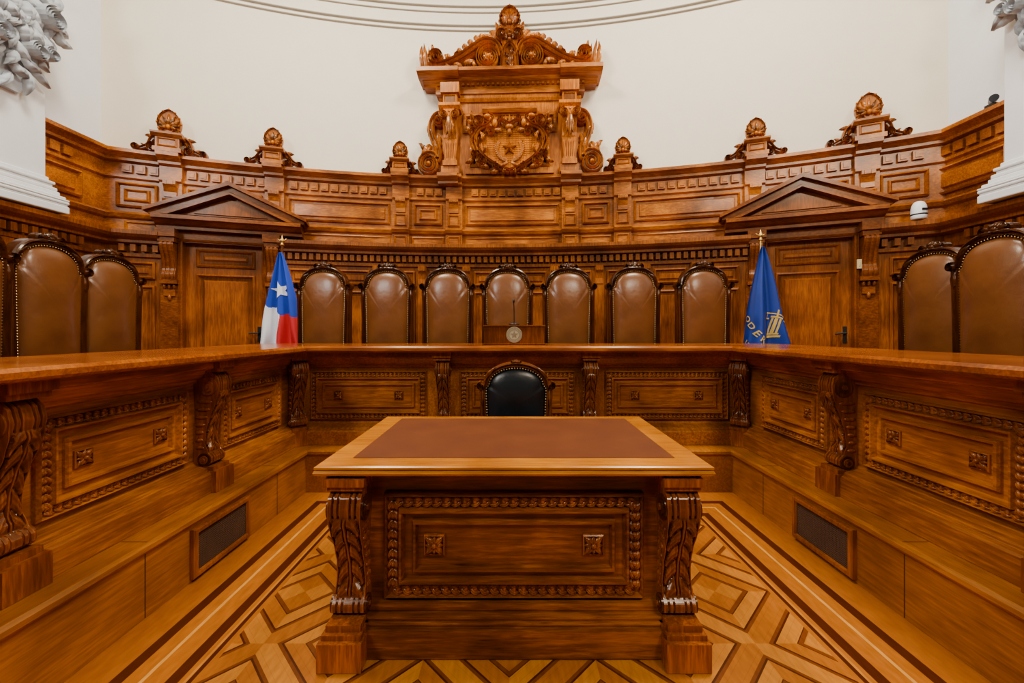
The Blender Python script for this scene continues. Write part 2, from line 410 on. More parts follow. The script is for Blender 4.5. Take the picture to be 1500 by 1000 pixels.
for w in 'lr':
    for i in range(56):
        y = -.3+i*.088
        if y < (4.7 if w == 'l' else 4.25): mb.box(-.026, .026, .14, .23, 2.31, 2.39, sideM(w, y))
def lowbay(M, x0, x1):
    P2 = [(0, .15), (0, .18), (.02, .195), (.04, .156), (.06, .156), (.075, .176)]
    mb.rectframe(x0, x1, 1.98, 2.19, P2, M); mb.rectframe(x0, x1, .95, 1.90, P2, M)
a0, a1 = DO[0]+PH/R, DO[1]-PH/R
nbay = 10
for i in range(nbay):
    a = a0+(a1-a0)*(i+.5)/nbay; h = (a1-a0)*R/nbay/2
    lowbay(arcM(a), -h+.11, h-.11)
    if i: 
        M = arcM(a0+(a1-a0)*i/nbay); mb.box(-.06, .06, .14, .20, .62, 2.24, M)
        small_console(mb, M, 0, 2.0, 2.25, .10, .06, .19)
lowbay(arcM(aL+.035), -.2, .2); lowbay(arcM(aR-.032), -.2, .2)
for w in 'lr':
    for i in range(5):
        y = 4.3-i*.8; lowbay(sideM(w, y), -.3, .3)
        mb.box(-.05, .05, .14, .20, .62, 2.24, sideM(w, y-.4))
M_dado = wood('dado_wood', (.10,.022,.004), (.26,.070,.010), (.40,.12,.018), axis='z')
mk('trim_3', mb, M_dado, kind='structure', label='wooden wall dado with panels, pilasters and dentil cornice')

def egg(mb, x0, x1, z0, z1, o, sp, r, M):
    def run(p, q):
        L = math.dist(p, q); n = max(1, round(L/sp)); an = math.atan2(q[1]-p[1], q[0]-p[0]); dx, dz = math.cos(an), math.sin(an)
        for i in range(n):
            t = (i+.5)/n; c = (p[0]+(q[0]-p[0])*t, p[1]+(q[1]-p[1])*t)
            hor = abs(dx) > .5
            mb.ell((c[0], o, c[1]), (r*(.50 if hor else .72), r*.5, r*(.72 if hor else .50)), M, 8, 5)
            for s_ in (-1, 1):
                mb.leaf(c[0]-dx*r*.9, c[1]-dz*r*.9, an+s_*.95, r*2.2, r*.48, o-.002, r*.8, M, bend=-s_*1.5, n=6)
    run((x0, z0), (x1, z0)); run((x1, z0), (x1, z1)); run((x1, z1), (x0, z1)); run((x0, z1), (x0, z0))
for k, a in enumerate(DO):
    M = arcM(a)
    mb = MB()
    for sx in (-1, 1):
        x0, x1 = sorted((sx*.47, sx*.67))
        mb.box(x0, x1, -.02, .19, .45, 2.60, M)
        mb.rectframe(min(sx*.44, sx*.49), max(sx*.44, sx*.49), .45, 2.48, [(0, .0), (0, .2), (.015, .215), (.024, .2)], M)
    mb.box(-.47, .47, .0, .19, 2.46, 2.60, M)
    mb.rectframe(-.67, .67, 2.47, 2.60, [(0, .0), (0, .20), (.02, .215), (.03, .2)], M)
    mk('trim_%d' % (4+k), mb, M_ped, kind='structure', label='dark carved wooden door surround set in panelling')
    mb = MB()
    mb.box(-.45, .45, .02, .09, .45, 2.47, M)
    Pd = [(0, .09), (0, .11), (.02, .122), (.04, .090), (.08, .090), (.10, .115)]
    mb.rectframe(-.33, .33, 2.17, 2.40, Pd, M); mb.rectframe(-.33, .33, .95, 2.08, Pd, M)
    d = mk('door_%d' % (k+1), mb, M_door, kind='structure', label='closed panelled wooden door under a pediment')
    mb = MB(); hx = .38
    mb.box(hx-.02, hx+.02, .09, .10, 1.2, 1.40, M); mb.cyl((hx, .09, 1.32), (hx, .15, 1.32), .011, M=M); mb.cyl((hx, .145, 1.32), (hx-.11, .145, 1.31), .010, M=M)
    mk('door_handle', mb, M_black, parent=d, label='dark metal lever handle')
    sh0 = .13 if k == 0 else -.12
    Mo = M; M = M @ Matrix.Translation((sh0, 0, 0))
    p = empty('door_pediment', (arcpt(a, .2)[0], arcpt(a, .2)[1], 2.6), 'triangular wooden pediment with raking cornices over a door', 'pediment', 'door pediments')
    mb = MB()
    W = .84
    cor = [(.10, 2.60), (.30, 2.60), (.30, 2.635), (.34, 2.65), (.40, 2.69), (.44, 2.70), (.44, 2.745), (.10, 2.75)]
    mb.prismx(cor, -W+.04, W-.04, M)
    mb.prismo([(-W+.10, 2.745), (W-.10, 2.745), (0, 3.08)], .10, .30, M)
    mk('tympanum', mb, M_ped, parent=p)
    mb = MB()
    mb.prismo([(-.52, 2.78), (.52, 2.78), (0, 3.0)], .30, .325, M)
    mb.prismo([(-.40, 2.80), (.40, 2.80), (0, 2.965)], .325, .345, M)
    mk('tympanum_panel', mb, M_door, parent=p)
    mb = MB()
    for sx in (-1, 1):
        mb.prismo([(sx*W, 2.745), (sx*W, 2.80), (0, 3.18), (0, 3.085), (sx*(W-.16), 2.745)], .10, .40, M)
        mb.prismo([(sx*(W+.03), 2.765), (sx*(W+.03), 2.805), (0, 3.20), (0, 3.15)], .10, .46, M)
        mb.prismo([(sx*(W-.20), 2.755), (sx*(W-.12), 2.755), (0, 3.075), (0, 3.05)], .2, .42, M)
    mk('raking_cornice', mb, M_ped, parent=p)
    M = Mo
    for sx in (-1, 1):
        mb = MB(); x = sx*.57
        mb.box(x-.10, x+.10, .19, .34, 2.50, 2.60, M); mb.box(x-.085, x+.085, .19, .31, 2.44, 2.50, M)
        pr = catmull([(.19, 1.98), (.235, 1.98), (.245, 2.05), (.225, 2.12), (.25, 2.25), (.30, 2.36), (.30, 2.44), (.19, 2.44)], 4)
        mb.prismx(pr, x-.07, x+.07, M)
        for kx in (-.045, 0, .045): mb.prismx([(o+.012, z) for o, z in pr], x+kx-.012, x+kx+.012, M)
        mb.box(x-.09, x+.09, .19, .255, 1.93, 1.98, M)
        for kx in (-.05, 0, .05): mb.ell((x+kx, .215, 1.90), (.018, .02, .035), M)
        mb.box(x-.06, x+.06, .19, .215, 1.78, 1.86, M); mb.ell((x, .21, 1.76), (.02, .02, .04), M)
        mb.box(x-.09, x+.09, .19, .21, .45, 1.70, M)
        mk('scroll_bracket', mb, M_ped, parent=p, label='ribbed scroll bracket carrying the pediment')

mb = MB(); M = arcM(DO[1]); mb.box(.455, .50, .215, .235, 2.07, 2.18, M); mb.box(.47, .485, .235, .24, 2.10, 2.15, M)
mk('wall_switch', mb, M_ivory, label='small ivory switch plate on the door surround', cat='light switch', bevel=.003)

def palmette(mb, M, cx, cz, r, o, n=9, th=.03, tall=1.15):
    def edge(t, k=1.0):
        c, s_ = math.cos(t), math.sin(t)
        zz = s_*tall*(1+.12*max(0, s_)**6)
        return (cx+r*k*c, cz+r*k*zz)
    ts = [(-.28+1.56*i/28)*pi for i in range(29)]
    poly = [edge(t, .97) for t in ts]+[(cx-.35*r, cz-r), (cx+.35*r, cz-r)]
    mb.prismo(poly, o-.05, o+th*.2, M)
    mb.ribbon([edge(t, .96) for t in ts], r*.08, o-.03, o+th*.9, M)
    for i in range(n):
        t = pi*(-.08+1.16*i/(n-1))
        L = r*(.80+.44*max(0, math.sin(t))*tall)
        mb.leaf(cx, cz-r*.40, t, L, r*.15, o+th*.2, th*1.7, M)
        e = edge(pi*(-.16+1.32*i/(n-1)), 1.0)
        mb.ell((e[0], o+th*.3, e[1]), (r*.12, th*.8, r*.12), M, 8, 6)
    mb.ell((cx, o+th, cz-r*.42), (r*.22, th, r*.26), M)
    for s_ in (-1, 1): mb.ribbon(spiral(cx+s_*r*.5, cz-r*.9, r*.32, pi/2, -s_*1.3, 18), r*.09, o-.03, o+th*1.2, M)
for i in (0, 1, 2, 5, 6, 7):
    a = PIL[i]; M = arcM(a); z = 3.546
    rt = empty('carved_finial', (*arcpt(a, .18), z), 'carved wooden palmette finial on a block with side scrolls', 'finial', 'finials along the cornice')
    k = (1.1, 1.0, .92, 1, 1, .92, 1.0, 1.12)[i]
    kx = .78 if i in (2, 5) else 1.0
    mb = MB()
    mb.box(-.13*k, .13*k, .04, .28, z, z+.05, M); mb.box(-.11*k, .11*k, .06, .26, z+.05, z+.16*k, M)
    mb.rectframe(-.09*k, .09*k, z+.06, z+.15*k, [(0, .26), (0, .27), (.012, .278), (.02, .265)], M)
    mb.prismx([(.04, z+.16*k), (.27, z+.16*k), (.30, z+.19*k), (.30, z+.21*k), (.04, z+.21*k)], -.145*k, .145*k, M)
    mk('finial_block', mb, M_wx, parent=rt)
    mb = MB(); palmette(mb, M, 0, z+.21*k+.13*k, .110*k, .19, 9, .03, 1.25)
    mb.box(-.11*k, .11*k, .08, .22, z+.21*k, z+.24*k, M)
    mk('palmette', mb, M_carve, parent=rt)
    for s_ in (-1, 1):
        mb = MB()
        pts = catmull([(s_*.12*k, z+.19*k), (s_*.165*k, z+.15*k), (s_*.22*kx, z+.085), (s_*.31*kx, z+.035)], 6)
        mb.ribbon(pts, .034*k, .10, .19, M, taper=lambda t: 1.25-.6*t)
        mb.ribbon(spiral(s_*.165*k, z+.06*k, .05*k, pi/2, -s_*1.4, 18), .016, .10, .2, M)
        mb.ribbon(spiral(s_*.31*k*kx, z+.048*k, .036*k, -pi/2, s_*1.3, 18), .013, .10, .2, M)
        mb.leaf(s_*.14*k, z+.18*k, pi/2-s_*1.2, .10*k, .03, .13, .05, M, bend=-s_*.6)
        mb.leaf(s_*.24*kx, z+.05*k, pi/2-s_*.7, .08*k, .022, .13, .04, M, bend=-s_*.5)
        mk('side_scroll', mb, M_bz, parent=rt)

# ------------------------------------------------------------------ crest
aC = bearing(-.004); M = arcM(aC); z0 = 3.552
cr = empty('carved_wall_crest', (*arcpt(aC, .2), z0), 'tall carved wooden centrepiece with shield, columns and scrolled pediment', 'wall carving')
mb = MB()
mb.box(-.93, .93, .01, .20, z0, 4.80, M)
mb.box(-.62, .62, .20, .26, z0, z0+.08, M)
mb.prismx([(.01, 4.58), (.22, 4.58), (.24, 4.62), (.22, 4.64), (.01, 4.64)], -1.0, 1.0, M)
for s_ in (-1, 1):
    mb.box(s_*.83-.13, s_*.83+.13, .01, .30, z0, z0+.10, M)
mk('back_board', mb, M_wz, parent=cr)
mb = MB()
mb.prismx([(.01, 4.80), (.22, 4.80), (.24, 4.83), (.29, 4.85), (.31, 4.88), (.38, 4.90), (.42, 4.91), (.42, 4.955), (.40, 4.965), (.01, 4.99)], -1.22, 1.22, M)
for x0, x1 in ((-1.27, -.70), (.70, 1.27)): mb.prismx([(.01, 4.85), (.33, 4.86), (.38, 4.875), (.44, 4.905), (.44, 4.96), (.01, 4.99)], x0, x1, M)
mb.box(-1.05, 1.05, .01, .22, 4.70, 4.80, M)
for i in range(30): mb.box(-1.02+i*.07, -.985+i*.07, .22, .26, 4.80, 4.83, M)
mk('cornice', mb, M_wx, parent=cr)
for s_ in (-1, 1):
    mb = MB(); x = s_*.83
    mb.box(x-.13, x+.13, .2, .34, 4.66, 4.80, M); mb.box(x-.10, x+.10, .2, .30, 4.50, 4.66, M)
    mb.rectframe(x-.09, x+.09, 4.52, 4.64, [(0, .30), (0, .31), (.01, .318), (.02, .305)], M)
    mb.prismx([(.2, 4.42), (.34, 4.42), (.38, 4.46), (.38, 4.50), (.2, 4.50)], x-.15, x+.15, M)
    pr = catmull([(.2, 4.02), (.26, 4.04), (.28, 4.12), (.32, 4.25), (.37, 4.34), (.36, 4.42), (.2, 4.42)], 5)
    mb.prismx(pr, x-.10, x+.10, M)
    for e in (-1, 1):
        mb.ribbon(spiral(x+e*.075, 4.34, .06, pi/2, -e*1.5, 20), .015, .36, .41, M)
        mb.leaf(x+e*.03, 4.30, -pi/2-e*.15, .24, .045, .33, .05, M, bend=e*.5)
    mb.leaf(x, 4.36, -pi/2, .34, .06, .35, .05, M)
    for q in range(4): mb.ell((x, .36-.01*q, 4.38-.06*q), (.025, .03, .02), M)
    mb.prismo([(x-.07, z0+.16), (x+.07, z0+.16), (x+.10, 4.03), (x-.10, 4.03)], .2, .29, M)
    for q in range(-2, 3):
        mb.prismo([(x+q*.026-.007, z0+.2), (x+q*.026+.007, z0+.2), (x+q*.036+.009, 3.98), (x+q*.036-.009, 3.98)], .29, .305, M)
    mb.box(x-.10, x+.10, .2, .33, z0+.10, z0+.17, M); mb.box(x-.085, x+.085, .2, .31, z0+.17, z0+.20, M)
    mk('carved_column', mb, M_carve, parent=cr, label='tapering fluted pilaster topped by a leafy scroll')
    mb = MB()
    out = [(s_*.93, 4.47), (s_*1.0, 4.46), (s_*1.10, 4.38), (s_*1.14, 4.22), (s_*1.12, 4.05), (s_*1.12, 3.95), (s_*1.2, 3.89), (s_*1.28, 3.84), (s_*1.32, 3.73), (s_*1.30, 3.6), (s_*1.26, z0), (s_*.93, z0)]
    mb.prismo(out, .04, .14, M)
    mb.ribbon(catmull([(s_*.95, 4.44), (s_*1.06, 4.40), (s_*1.12, 4.25), (s_*1.09, 4.08), (s_*1.02, 3.92), (s_*1.03, 3.78), (s_*1.10, 3.86), (s_*1.20, 3.86)], 8), .05, .12, .24, M)
    mb.ribbon(spiral(s_*1.15, 3.72, .15, pi/2, -s_*2.0, 36), .032, .12, .25, M)
    mb.ribbon(spiral(s_*1.02, 4.33, .085, pi/2, s_*1.6, 26), .024, .12, .24, M)
    mb.ell((s_*1.15, .22, 3.72), (.035, .05, .035), M)
    mb.leaf(s_*1.07, 4.12, pi/2-s_*.9, .20, .06, .14, .08, M, bend=s_*.6)
    mb.leaf(s_*1.03, 4.15, -pi/2+s_*.1, .30, .07, .16, .07, M)
    mb.leaf(s_*1.14, 4.02, -pi/2+s_*.5, .22, .06, .14, .08, M, bend=s_*.5)
    mb.leaf(s_*1.20, 3.90, pi/2-s_*.3, .18, .05, .14, .08, M, bend=-s_*.9)
    for q in range(2): mb.leaf(s_*(1.26+.02*q), 3.70-.05*q, pi/2-s_*(.2+.2*q), .10, .03, .14, .05, M)
    mk('side_volute', mb, M_carve, parent=cr, label='S-shaped scroll with acanthus leaves')
Mp = M @ Matrix.Translation((0, 0, -.07))
mb = MB()
half = [(.14, 5.66), (.20, 5.56), (.30, 5.50), (.42, 5.46), (.56, 5.38), (.70, 5.29), (.86, 5.22), (.98, 5.28), (1.06, 5.34), (1.14, 5.34), (1.18, 5.30), (1.22, 5.05)]
poly = half + [(-x, z) for x, z in reversed(half)]
mb.prismo(poly, .05, .15, Mp)
mk('pediment_board', mb, M_wx, parent=cr)
for s_ in (-1, 1):
    mb = MB(); A = lambda t: t if s_ > 0 else pi-t
    mb.ribbon(spiral(s_*.30, 5.25, .18, A(pi*.9), -s_*2.3, 48), .026, .13, .31, Mp)
    mb.ribbon(catmull([(s_*.11, 5.26), (s_*.17, 5.42), (s_*.34, 5.48), (s_*.52, 5.39), (s_*.70, 5.27), (s_*.88, 5.19), (s_*1.05, 5.16), (s_*1.14, 5.20)], 8), .036, .13, .32, Mp)
    mb.ribbon(catmull([(s_*.44, 5.34), (s_*.58, 5.26), (s_*.74, 5.18), (s_*.9, 5.13), (s_*1.1, 5.12)], 8), .018, .13, .28, Mp)
    mb.ribbon(spiral(s_*1.03, 5.27, .115, -pi/2, s_*1.9, 34), .020, .13, .31, Mp)
    mb.ribbon(spiral(s_*.56, 5.14, .055, pi/2, -s_*1.6, 24), .014, .13, .26, Mp)
    mb.ribbon(spiral(s_*.74, 5.32, .05, -pi/2, s_*1.6, 24), .013, .10, .24, Mp)
    mb.ribbon(catmull([(s_*.42, 5.08), (s_*.6, 5.075), (s_*.78, 5.075), (s_*1.20, 5.075)], 6), .02, .13, .26, Mp)
    for q, (x, z, an, L, W, bd) in enumerate([(.42, 5.47, 1.3, .13, .035, -1.4), (.50, 5.42, 1.2, .13, .035, -1.4), (.58, 5.37, 1.1, .12, .034, -1.3), (.66, 5.32, 1.0, .11, .032, -1.2), (.82, 5.23, 1.2, .12, .03, -1.2), (.88, 5.21, 1.6, .12, .03, -1.0),
             (.48, 5.22, -.4, .20, .035, .5), (.66, 5.16, -.2, .16, .03, .6), (.46, 5.12, .8, .12, .03, 0), (.82, 5.13, .1, .14, .028, .4), (.30, 5.25, .9, .10, .03, 0),
             (1.15, 5.08, 1.8, .36, .04, -.5), (1.19, 5.08, 1.6, .42, .042, -.2), (1.23, 5.10, 1.4, .36, .04, .3), (1.10, 5.34, 1.9, .13, .03, -.6), (.16, 5.47, 1.5, .22, .04, -1.4), (.22, 5.49, 1.0, .16, .035, -1.6), (.28, 5.50, .9, .14, .035, -1.2), (.10, 5.52, 1.6, .20, .04, -.9), (.35, 5.50, 1.2, .12, .035, -1.4)]):
        mb.leaf(s_*x, z, A(an), L, W, .20, .10, Mp, bend=bd*s_)
    mb.ell((s_*.30, .28, 5.25), (.035, .05, .035), Mp)
    for q in range(8): mb.leaf(s_*.30, 5.25, q*pi/4, .085, .02, .27, .03, Mp)
    mk('pediment_scroll', mb, M_carve, parent=cr, label='volute with acanthus leaves')
mb = MB()
mb.prismo([(-.13, 4.985), (.13, 4.985), (.10, 5.35), (.15, 5.50), (.12, 5.64), (-.12, 5.64), (-.15, 5.50), (-.10, 5.35)], .13, .25, M)
mb.ribbon(catmull([(-.11, 5.0), (-.09, 5.25), (0, 5.36), (.09, 5.25), (.11, 5.0)], 8), .018, .25, .31, M)
for q in range(5): mb.leaf(0, 5.02+.05*q, pi/2+(.6 if q % 2 else -.6), .10, .028, .25, .03, M)
mb.leaf(0, 5.02, pi/2, .30, .022, .26, .03, M)
for q in range(3): mb.ell((0, .27, 5.42+.06*q), (.028-.004*q, .03, .028), M)
palmette(mb, M, 0, 5.73, .145, .20, 11, .05, 1.2)
for s_ in (-1, 1):
    mb.ribbon(spiral(s_*.11, 5.48, .08, -pi/2, s_*1.5, 24), .017, .24, .32, M)
    mb.leaf(s_*.04, 5.43, pi/2-s_*.5, .20, .04, .26, .05, M, bend=-s_*.9)
    mb.leaf(s_*.13, 5.58, pi/2-s_*.9, .15, .035, .2, .06, M, bend=s_*.9)
    mb.leaf(s_*.13, 5.54, pi/2-s_*1.3, .15, .035, .2, .06, M, bend=-s_*.9)
    mb.leaf(s_*.12, 5.48, pi/2-s_*1.6, .17, .035, .2, .06, M, bend=-s_*.6)
mk('top_palmette', mb, M_bz, parent=cr, label='crowning shell palmette')
mb = MB()
mb.prismx([(.2, 4.40), (.27, 4.40), (.30, 4.44), (.30, 4.47), (.2, 4.47)], -.38, .38, M)
mb.rectframe(-.56, .56, z0+.10, 4.36, [(0, .20), (0, .235), (.02, .25), (.045, .25), (.06, .215)], M, fill=False)
mb.rectframe(-.66, .66, 4.14, 4.42, [(0, .20), (0, .225), (.02, .235), (.045, .235), (.06, .205)], M, fill=False)
mk('shield_frame', mb, M_wx, parent=cr)
sh = [(0, 3.56), (.12, 3.60), (.26, 3.68), (.40, 3.79), (.48, 3.92), (.47, 4.06), (.41, 4.16), (.45, 4.24), (.37, 4.29), (.24, 4.23), (.12, 4.26), (0, 4.22)]
shp = catmull(sh, 4); full_s = shp + [(-x, z) for x, z in reversed(shp[1:-1])]
mb = MB(); mb.prismo(full_s, .2, .27, M)
cl = full_s+[full_s[0]]
mb.ribbon(cl, .026, .22, .35, M)
mb.ribbon([(x*.88, 3.93+(z-3.93)*.88) for x, z in cl], .010, .25, .30, M)
for i in range(16):
    zz = 3.70+i*.030; w = .38-(.28*max(0, (3.9-zz)/.22))
    mb.box(-w, w, .27, .276, zz, zz+.005, M)
for i in range(19):
    x = -.36+i*.040; mb.box(x, x+.005, .27, .276, 3.70+abs(x)*.42, 4.16, M)
mk('shield', mb, M_carve, parent=cr, label='carved heraldic shield')
mb = MB()
star = []
for i in range(10):
    r = .10 if i % 2 == 0 else .041; t = pi/2+i*pi/5; star.append((r*math.cos(t), 3.89+r*math.sin(t)))
n = len(star); mb.add([(0, .33, 3.89)]+[(x, .295, z) for x, z in star]+[(x, .27, z) for x, z in star],
    [(0, 1+i, 1+(i+1) % n) for i in range(n)]+[(1+i, 1+(i+1) % n, 11+(i+1) % n, 11+i) for i in range(n)], M)
mk('star', mb, M_door, parent=cr, label='raised five-pointed star')
mb = MB()
for s_ in (-1, 1):
    for i in range(13):
        t = -pi/2+s_*(.12+i*.15); r = .175
        for w in (-1, 0, 1):
            mb.leaf(r*math.cos(t), 3.89+r*math.sin(t), t+s_*pi/2+w*.55, .055, .011, .28, .02, M, n=6)
    mb.leaf(s_*.02, 3.70, (-.5 if s_ > 0 else pi+.5), .14, .022, .28, .03, M)
mk('laurel_wreath', mb, M_carve, parent=cr, kind='stuff', label='laurel wreath around the star')
mb = MB()
for i in range(7): mb.leaf((i-3)*.022, 4.18, pi/2+(3-i)*.2, .20-.018*abs(i-3), .022, .27, .06, M)
mb.ell((0, .30, 4.18), (.06, .05, .04), M); mb.ell((0, .30, 4.11), (.035, .04, .05), M)
for s_ in (-1, 1):
    A = lambda t: t if s_ > 0 else pi-t
    mb.ribbon(catmull([(s_*.46, 3.84), (s_*.50, 4.0), (s_*.42, 4.14), (s_*.30, 4.2), (s_*.22, 4.30), (s_*.30, 4.36)], 6), .026, .25, .37, M, taper=lambda t: 1.2-.6*t)
    mb.ell((s_*.30, .33, 4.32), (.055, .04, .03), M); mb.ell((s_*.20, .33, 4.22), (.04, .05, .06), M)
    for (cx, cz, r, st, tn, w) in [(.42, 4.25, .085, -pi/2, 1.8, .018), (.38, 3.71, .08, pi/2, -1.8, .017), (.12, 4.29, .05, pi, 1.6, .012), (.26, 4.11, .06, 0, 1.5, .014), (.50, 4.12, .05, -pi/2, 1.6, .012), (.18, 3.63, .05, pi/2, -1.6, .012), (.48, 3.80, .05, -pi/2, 1.6, .012), (.49, 3.98, .04, pi/2, -1.5, .010)]:
        mb.ribbon(spiral(s_*cx, cz, r, A(st) if st in (0, pi) else st, s_*tn, 26), w, .24, .36, M)
    for (x, z, an, L, W, bd) in [(.44, 4.18, 1.0, .16, .03, 1.2), (.51, 3.95, -1.2, .20, .03, -.8), (.48, 4.05, .9, .12, .025, -.8), (.30, 3.66, -.3, .18, .035, .9), (.15, 3.60, -.8, .14, .03, 1.0), (.05, 3.62, -1.2, .12, .03, .3), (.42, 3.66, .8, .12, .025, .6), (.50, 4.25, 0, .1, .025, .8), (.22, 4.24, .6, .13, .025, .9),
            (.10, 4.15, -.4, .15, .028, .7), (.34, 4.10, -.9, .14, .028, -.6), (.34, 4.06, .3, .12, .025, .8), (.36, 3.84, 2.2, .13, .025, -.8), (.52, 4.30, 1.2, .12, .025, .8), (.50, 3.76, -.9, .14, .028, .8), (.54, 4.10, 1.2, .13, .025, -.6), (.30, 4.16, 2.4, .12, .025, .6), (.16, 4.20, 1.9, .14, .025, .6), (.28, 3.62, .4, .12, .025, -.8)]:
        mb.leaf(s_*x, z, A(an), L, W, .27, .08, M, bend=bd*s_)
mk('heraldic_foliage', mb, M_carve, parent=cr, label='carved plume, supporters and leaves around the shield')

# ------------------------------------------------------------------ white piers with capitals
def pier(wx, face, basef, yc, hw, sg, zb, wtop):
    pr = empty('white_column', (wx, yc, 2.56), 'white plaster pilaster with moulded base and leafy capital', 'column')
    nx = -sg
    def bx(mb, f, y0, y1, z0, z1): 
        a, b = sorted((wx, f)); mb.box(a, b, y0, y1, z0, z1)
    mb = MB(); bx(mb, face, yc-hw, yc+hw, 2.8, 7.2)
    mk('shaft', mb, M_white, parent=pr, bevel=.006)
    mb = MB(); e = abs(face-basef)
    pts = [(1, 2.565, 2.64), (.93, 2.64, 2.66), (1.0, 2.66, 2.69), (1.02, 2.69, 2.71), (.85, 2.71, 2.74), (.6, 2.74, 2.78), (.5, 2.78, 2.82), (.3, 2.82, 2.85), (.42, 2.85, 2.88), (.15, 2.88, 2.92)]
    for k, a, b in pts: bx(mb, face-sg*e*k, yc-hw-e*k, yc+hw+e*k, a, b)
    mk('column_base', mb, M_white, parent=pr, bevel=.012)
    Mf = T_((face, yc, 0), (0, 1, 0), (nx, 0, 0))
    mb = MB(); rnd = random.Random(7)
    rows = 12
    for r_ in range(rows):
        t = r_/(rows-1); z = zb+.14+t*1.14
        w = (.05+(wtop-.05)*min(1, t*1.6))
        nl = 1+int(w/.065)
        out = .03+.10*math.sin(pi*min(1, .15+t*.75))
        for i in range(nl*2-1):
            f_ = (i-(nl-1))/max(1, nl-1)
            x = f_*w+rnd.uniform(-.015, .015)
            mb.leaf(x, z+.12, -pi/2+f_*.55+rnd.uniform(-.4, .4), rnd.uniform(.16, .26), rnd.uniform(.028, .042), out*(1-.3*f_*f_)-.01, rnd.uniform(.05, .10), Mf, bend=rnd.uniform(-1.8, 1.8), n=16)
    prf = [(-.10, zb+.12), (.10, zb+.12), (wtop*.9, zb+.6), (wtop, zb+1.45), (-wtop, zb+1.45), (-wtop*.9, zb+.6)]
    mb.prismo(prf, -.01, .05, Mf)
    for s_ in (-1, 1):
        mb.ribbon(spiral(s_*wtop*.72, zb+.95, .11, pi/2, s_*2, 34), .018, .05, .24, Mf)
        mb.ribbon(spiral(s_*wtop*.40, zb+.55, .08, pi/2, s_*1.8, 30), .014, .05, .22, Mf)
        mb.ribbon(spiral(s_*wtop*.75, zb+.60, .07, pi/2, s_*1.8, 30), .012, .05, .20, Mf)
    mk('capital', mb, M_orn, parent=pr, label='grey-white plaster carving of dense acanthus leaves and scrolls')
    mb = MB()
    for k, a, b in ((.10, zb+1.45, zb+1.50), (.16, zb+1.50, zb+1.58)): bx(mb, face-sg*k, yc-hw-k, yc+hw+k, a, b)
    mk('abacus', mb, M_white, parent=pr)
pier(XLW, -4.76, -4.64, 3.82, .36, -1, 3.50, .36)
pier(XRW, 4.60, 4.48, 3.47, .36, 1, 3.66, .30)

# ------------------------------------------------------------------ dais
mb = MB()
mb.box(-4.98, -2.08, -.6, 3.80, 0, .448); mb.box(2.20, 4.86, -.6, 3.80, 0, .448)
pts = [(XLW+.02, 3.80)]+[arcpt(aL+(aR-aL)*i/40, .02) for i in range(41)]+[(XRW-.02, 3.80)]
n = len(pts); mb.add([(x, y, 0) for x, y in pts]+[(x, y, .448) for x, y in pts], [tuple(range(n)), tuple(range(n, 2*n))]+[(i, (i+1) % n, n+(i+1) % n, n+i) for i in range(n)])
mk('dais', mb, M_plinth, label='raised wooden platform behind the curved bench', cat='platform')

# ------------------------------------------------------------------ carved corbel
PT = [(0, .50), (.04, .72), (.09, .72), (.15, .54), (.24, .40), (.38, .44), (.52, .60), (.66, .82), (.78, .97), (.87, 1.0), (.94, .94), (1, .72)]
def pf(t):
    for (a, p), (b, q) in zip(PT, PT[1:]):
        if t <= b:
            k = (t-a)/(b-a); k = k*k*(3-2*k)*.5+k*.5; return p+(q-p)*k
    return PT[-1][1]
def corbel(mb, M, w, z0, z1, proj):
    NT, NX = 120, 36; vs = []
    H = z1-z0
    for i in range(NT+1):
        t = i/NT; p = pf(t)*proj; z = z0+H*t
        ww = w*(.86+.14*math.cos((t-.9)*pi*1.1)**2)
        vs.append((-ww/2, -.01, z))
        for j in range(NX+1):
            x = -1+2*j/NX; ax = abs(x)
            d = 0
            if .13 < t < .80:
                env = min(1, (t-.13)/.06, (.80-t)/.06)
                c_ = t*7+ax*ax*1.1                                # leaf lobes curling outward and up
                lb = abs(math.sin(pi*c_))**.5
                fine = .5+.5*math.cos(2*pi*(c_*3))
                edge = .70+.16*abs(math.sin(pi*c_))               # scalloped leaf outline
                if ax < .07: d = .10
                elif ax < .12: d = -.02
                elif ax < edge: d = .10*lb*(1-.3*ax)+.016*fine*lb
                elif ax < .92: d = -.05
                else: d = .02
                d *= proj*env
            else:
                d = proj*(-.07 if (.30 < ax < .40 or .66 < ax < .76) else 0)
            vs.append((x*ww/2, p+d, z))
        vs.append((ww/2, -.01, z))
    m = NX+3
    fs = [(i*m+j, i*m+(j+1) % m, (i+1)*m+(j+1) % m, (i+1)*m+j) for i in range(NT) for j in range(m)]
    fs += [tuple(range(m)), tuple(range(NT*m, (NT+1)*m))]
    mb.add(vs, fs, M)
    for (t, rr, oo) in ((.85, .36, .60), (.07, .26, .44)):
        r = rr*proj
        mb.cyl((-w/2-.007, oo*proj, z0+H*t), (w/2+.007, oo*proj, z0+H*t), r, seg=24, M=M)
        mb.cyl((-w/2-.012, oo*proj, z0+H*t), (w/2+.012, oo*proj, z0+H*t), r*.62, seg=18, M=M)
        mb.cyl((-w/2-.018, oo*proj, z0+H*t), (w/2+.018, oo*proj, z0+H*t), r*.28, seg=12, M=M)
    for e in (-1, 1):
        for k in range(7):
            t = .19+k*.082; mb.ell((e*w*.45, pf(t)*proj*.5, z0+H*t), (.010, pf(t)*proj*.42, H*.022), M, 8, 5)
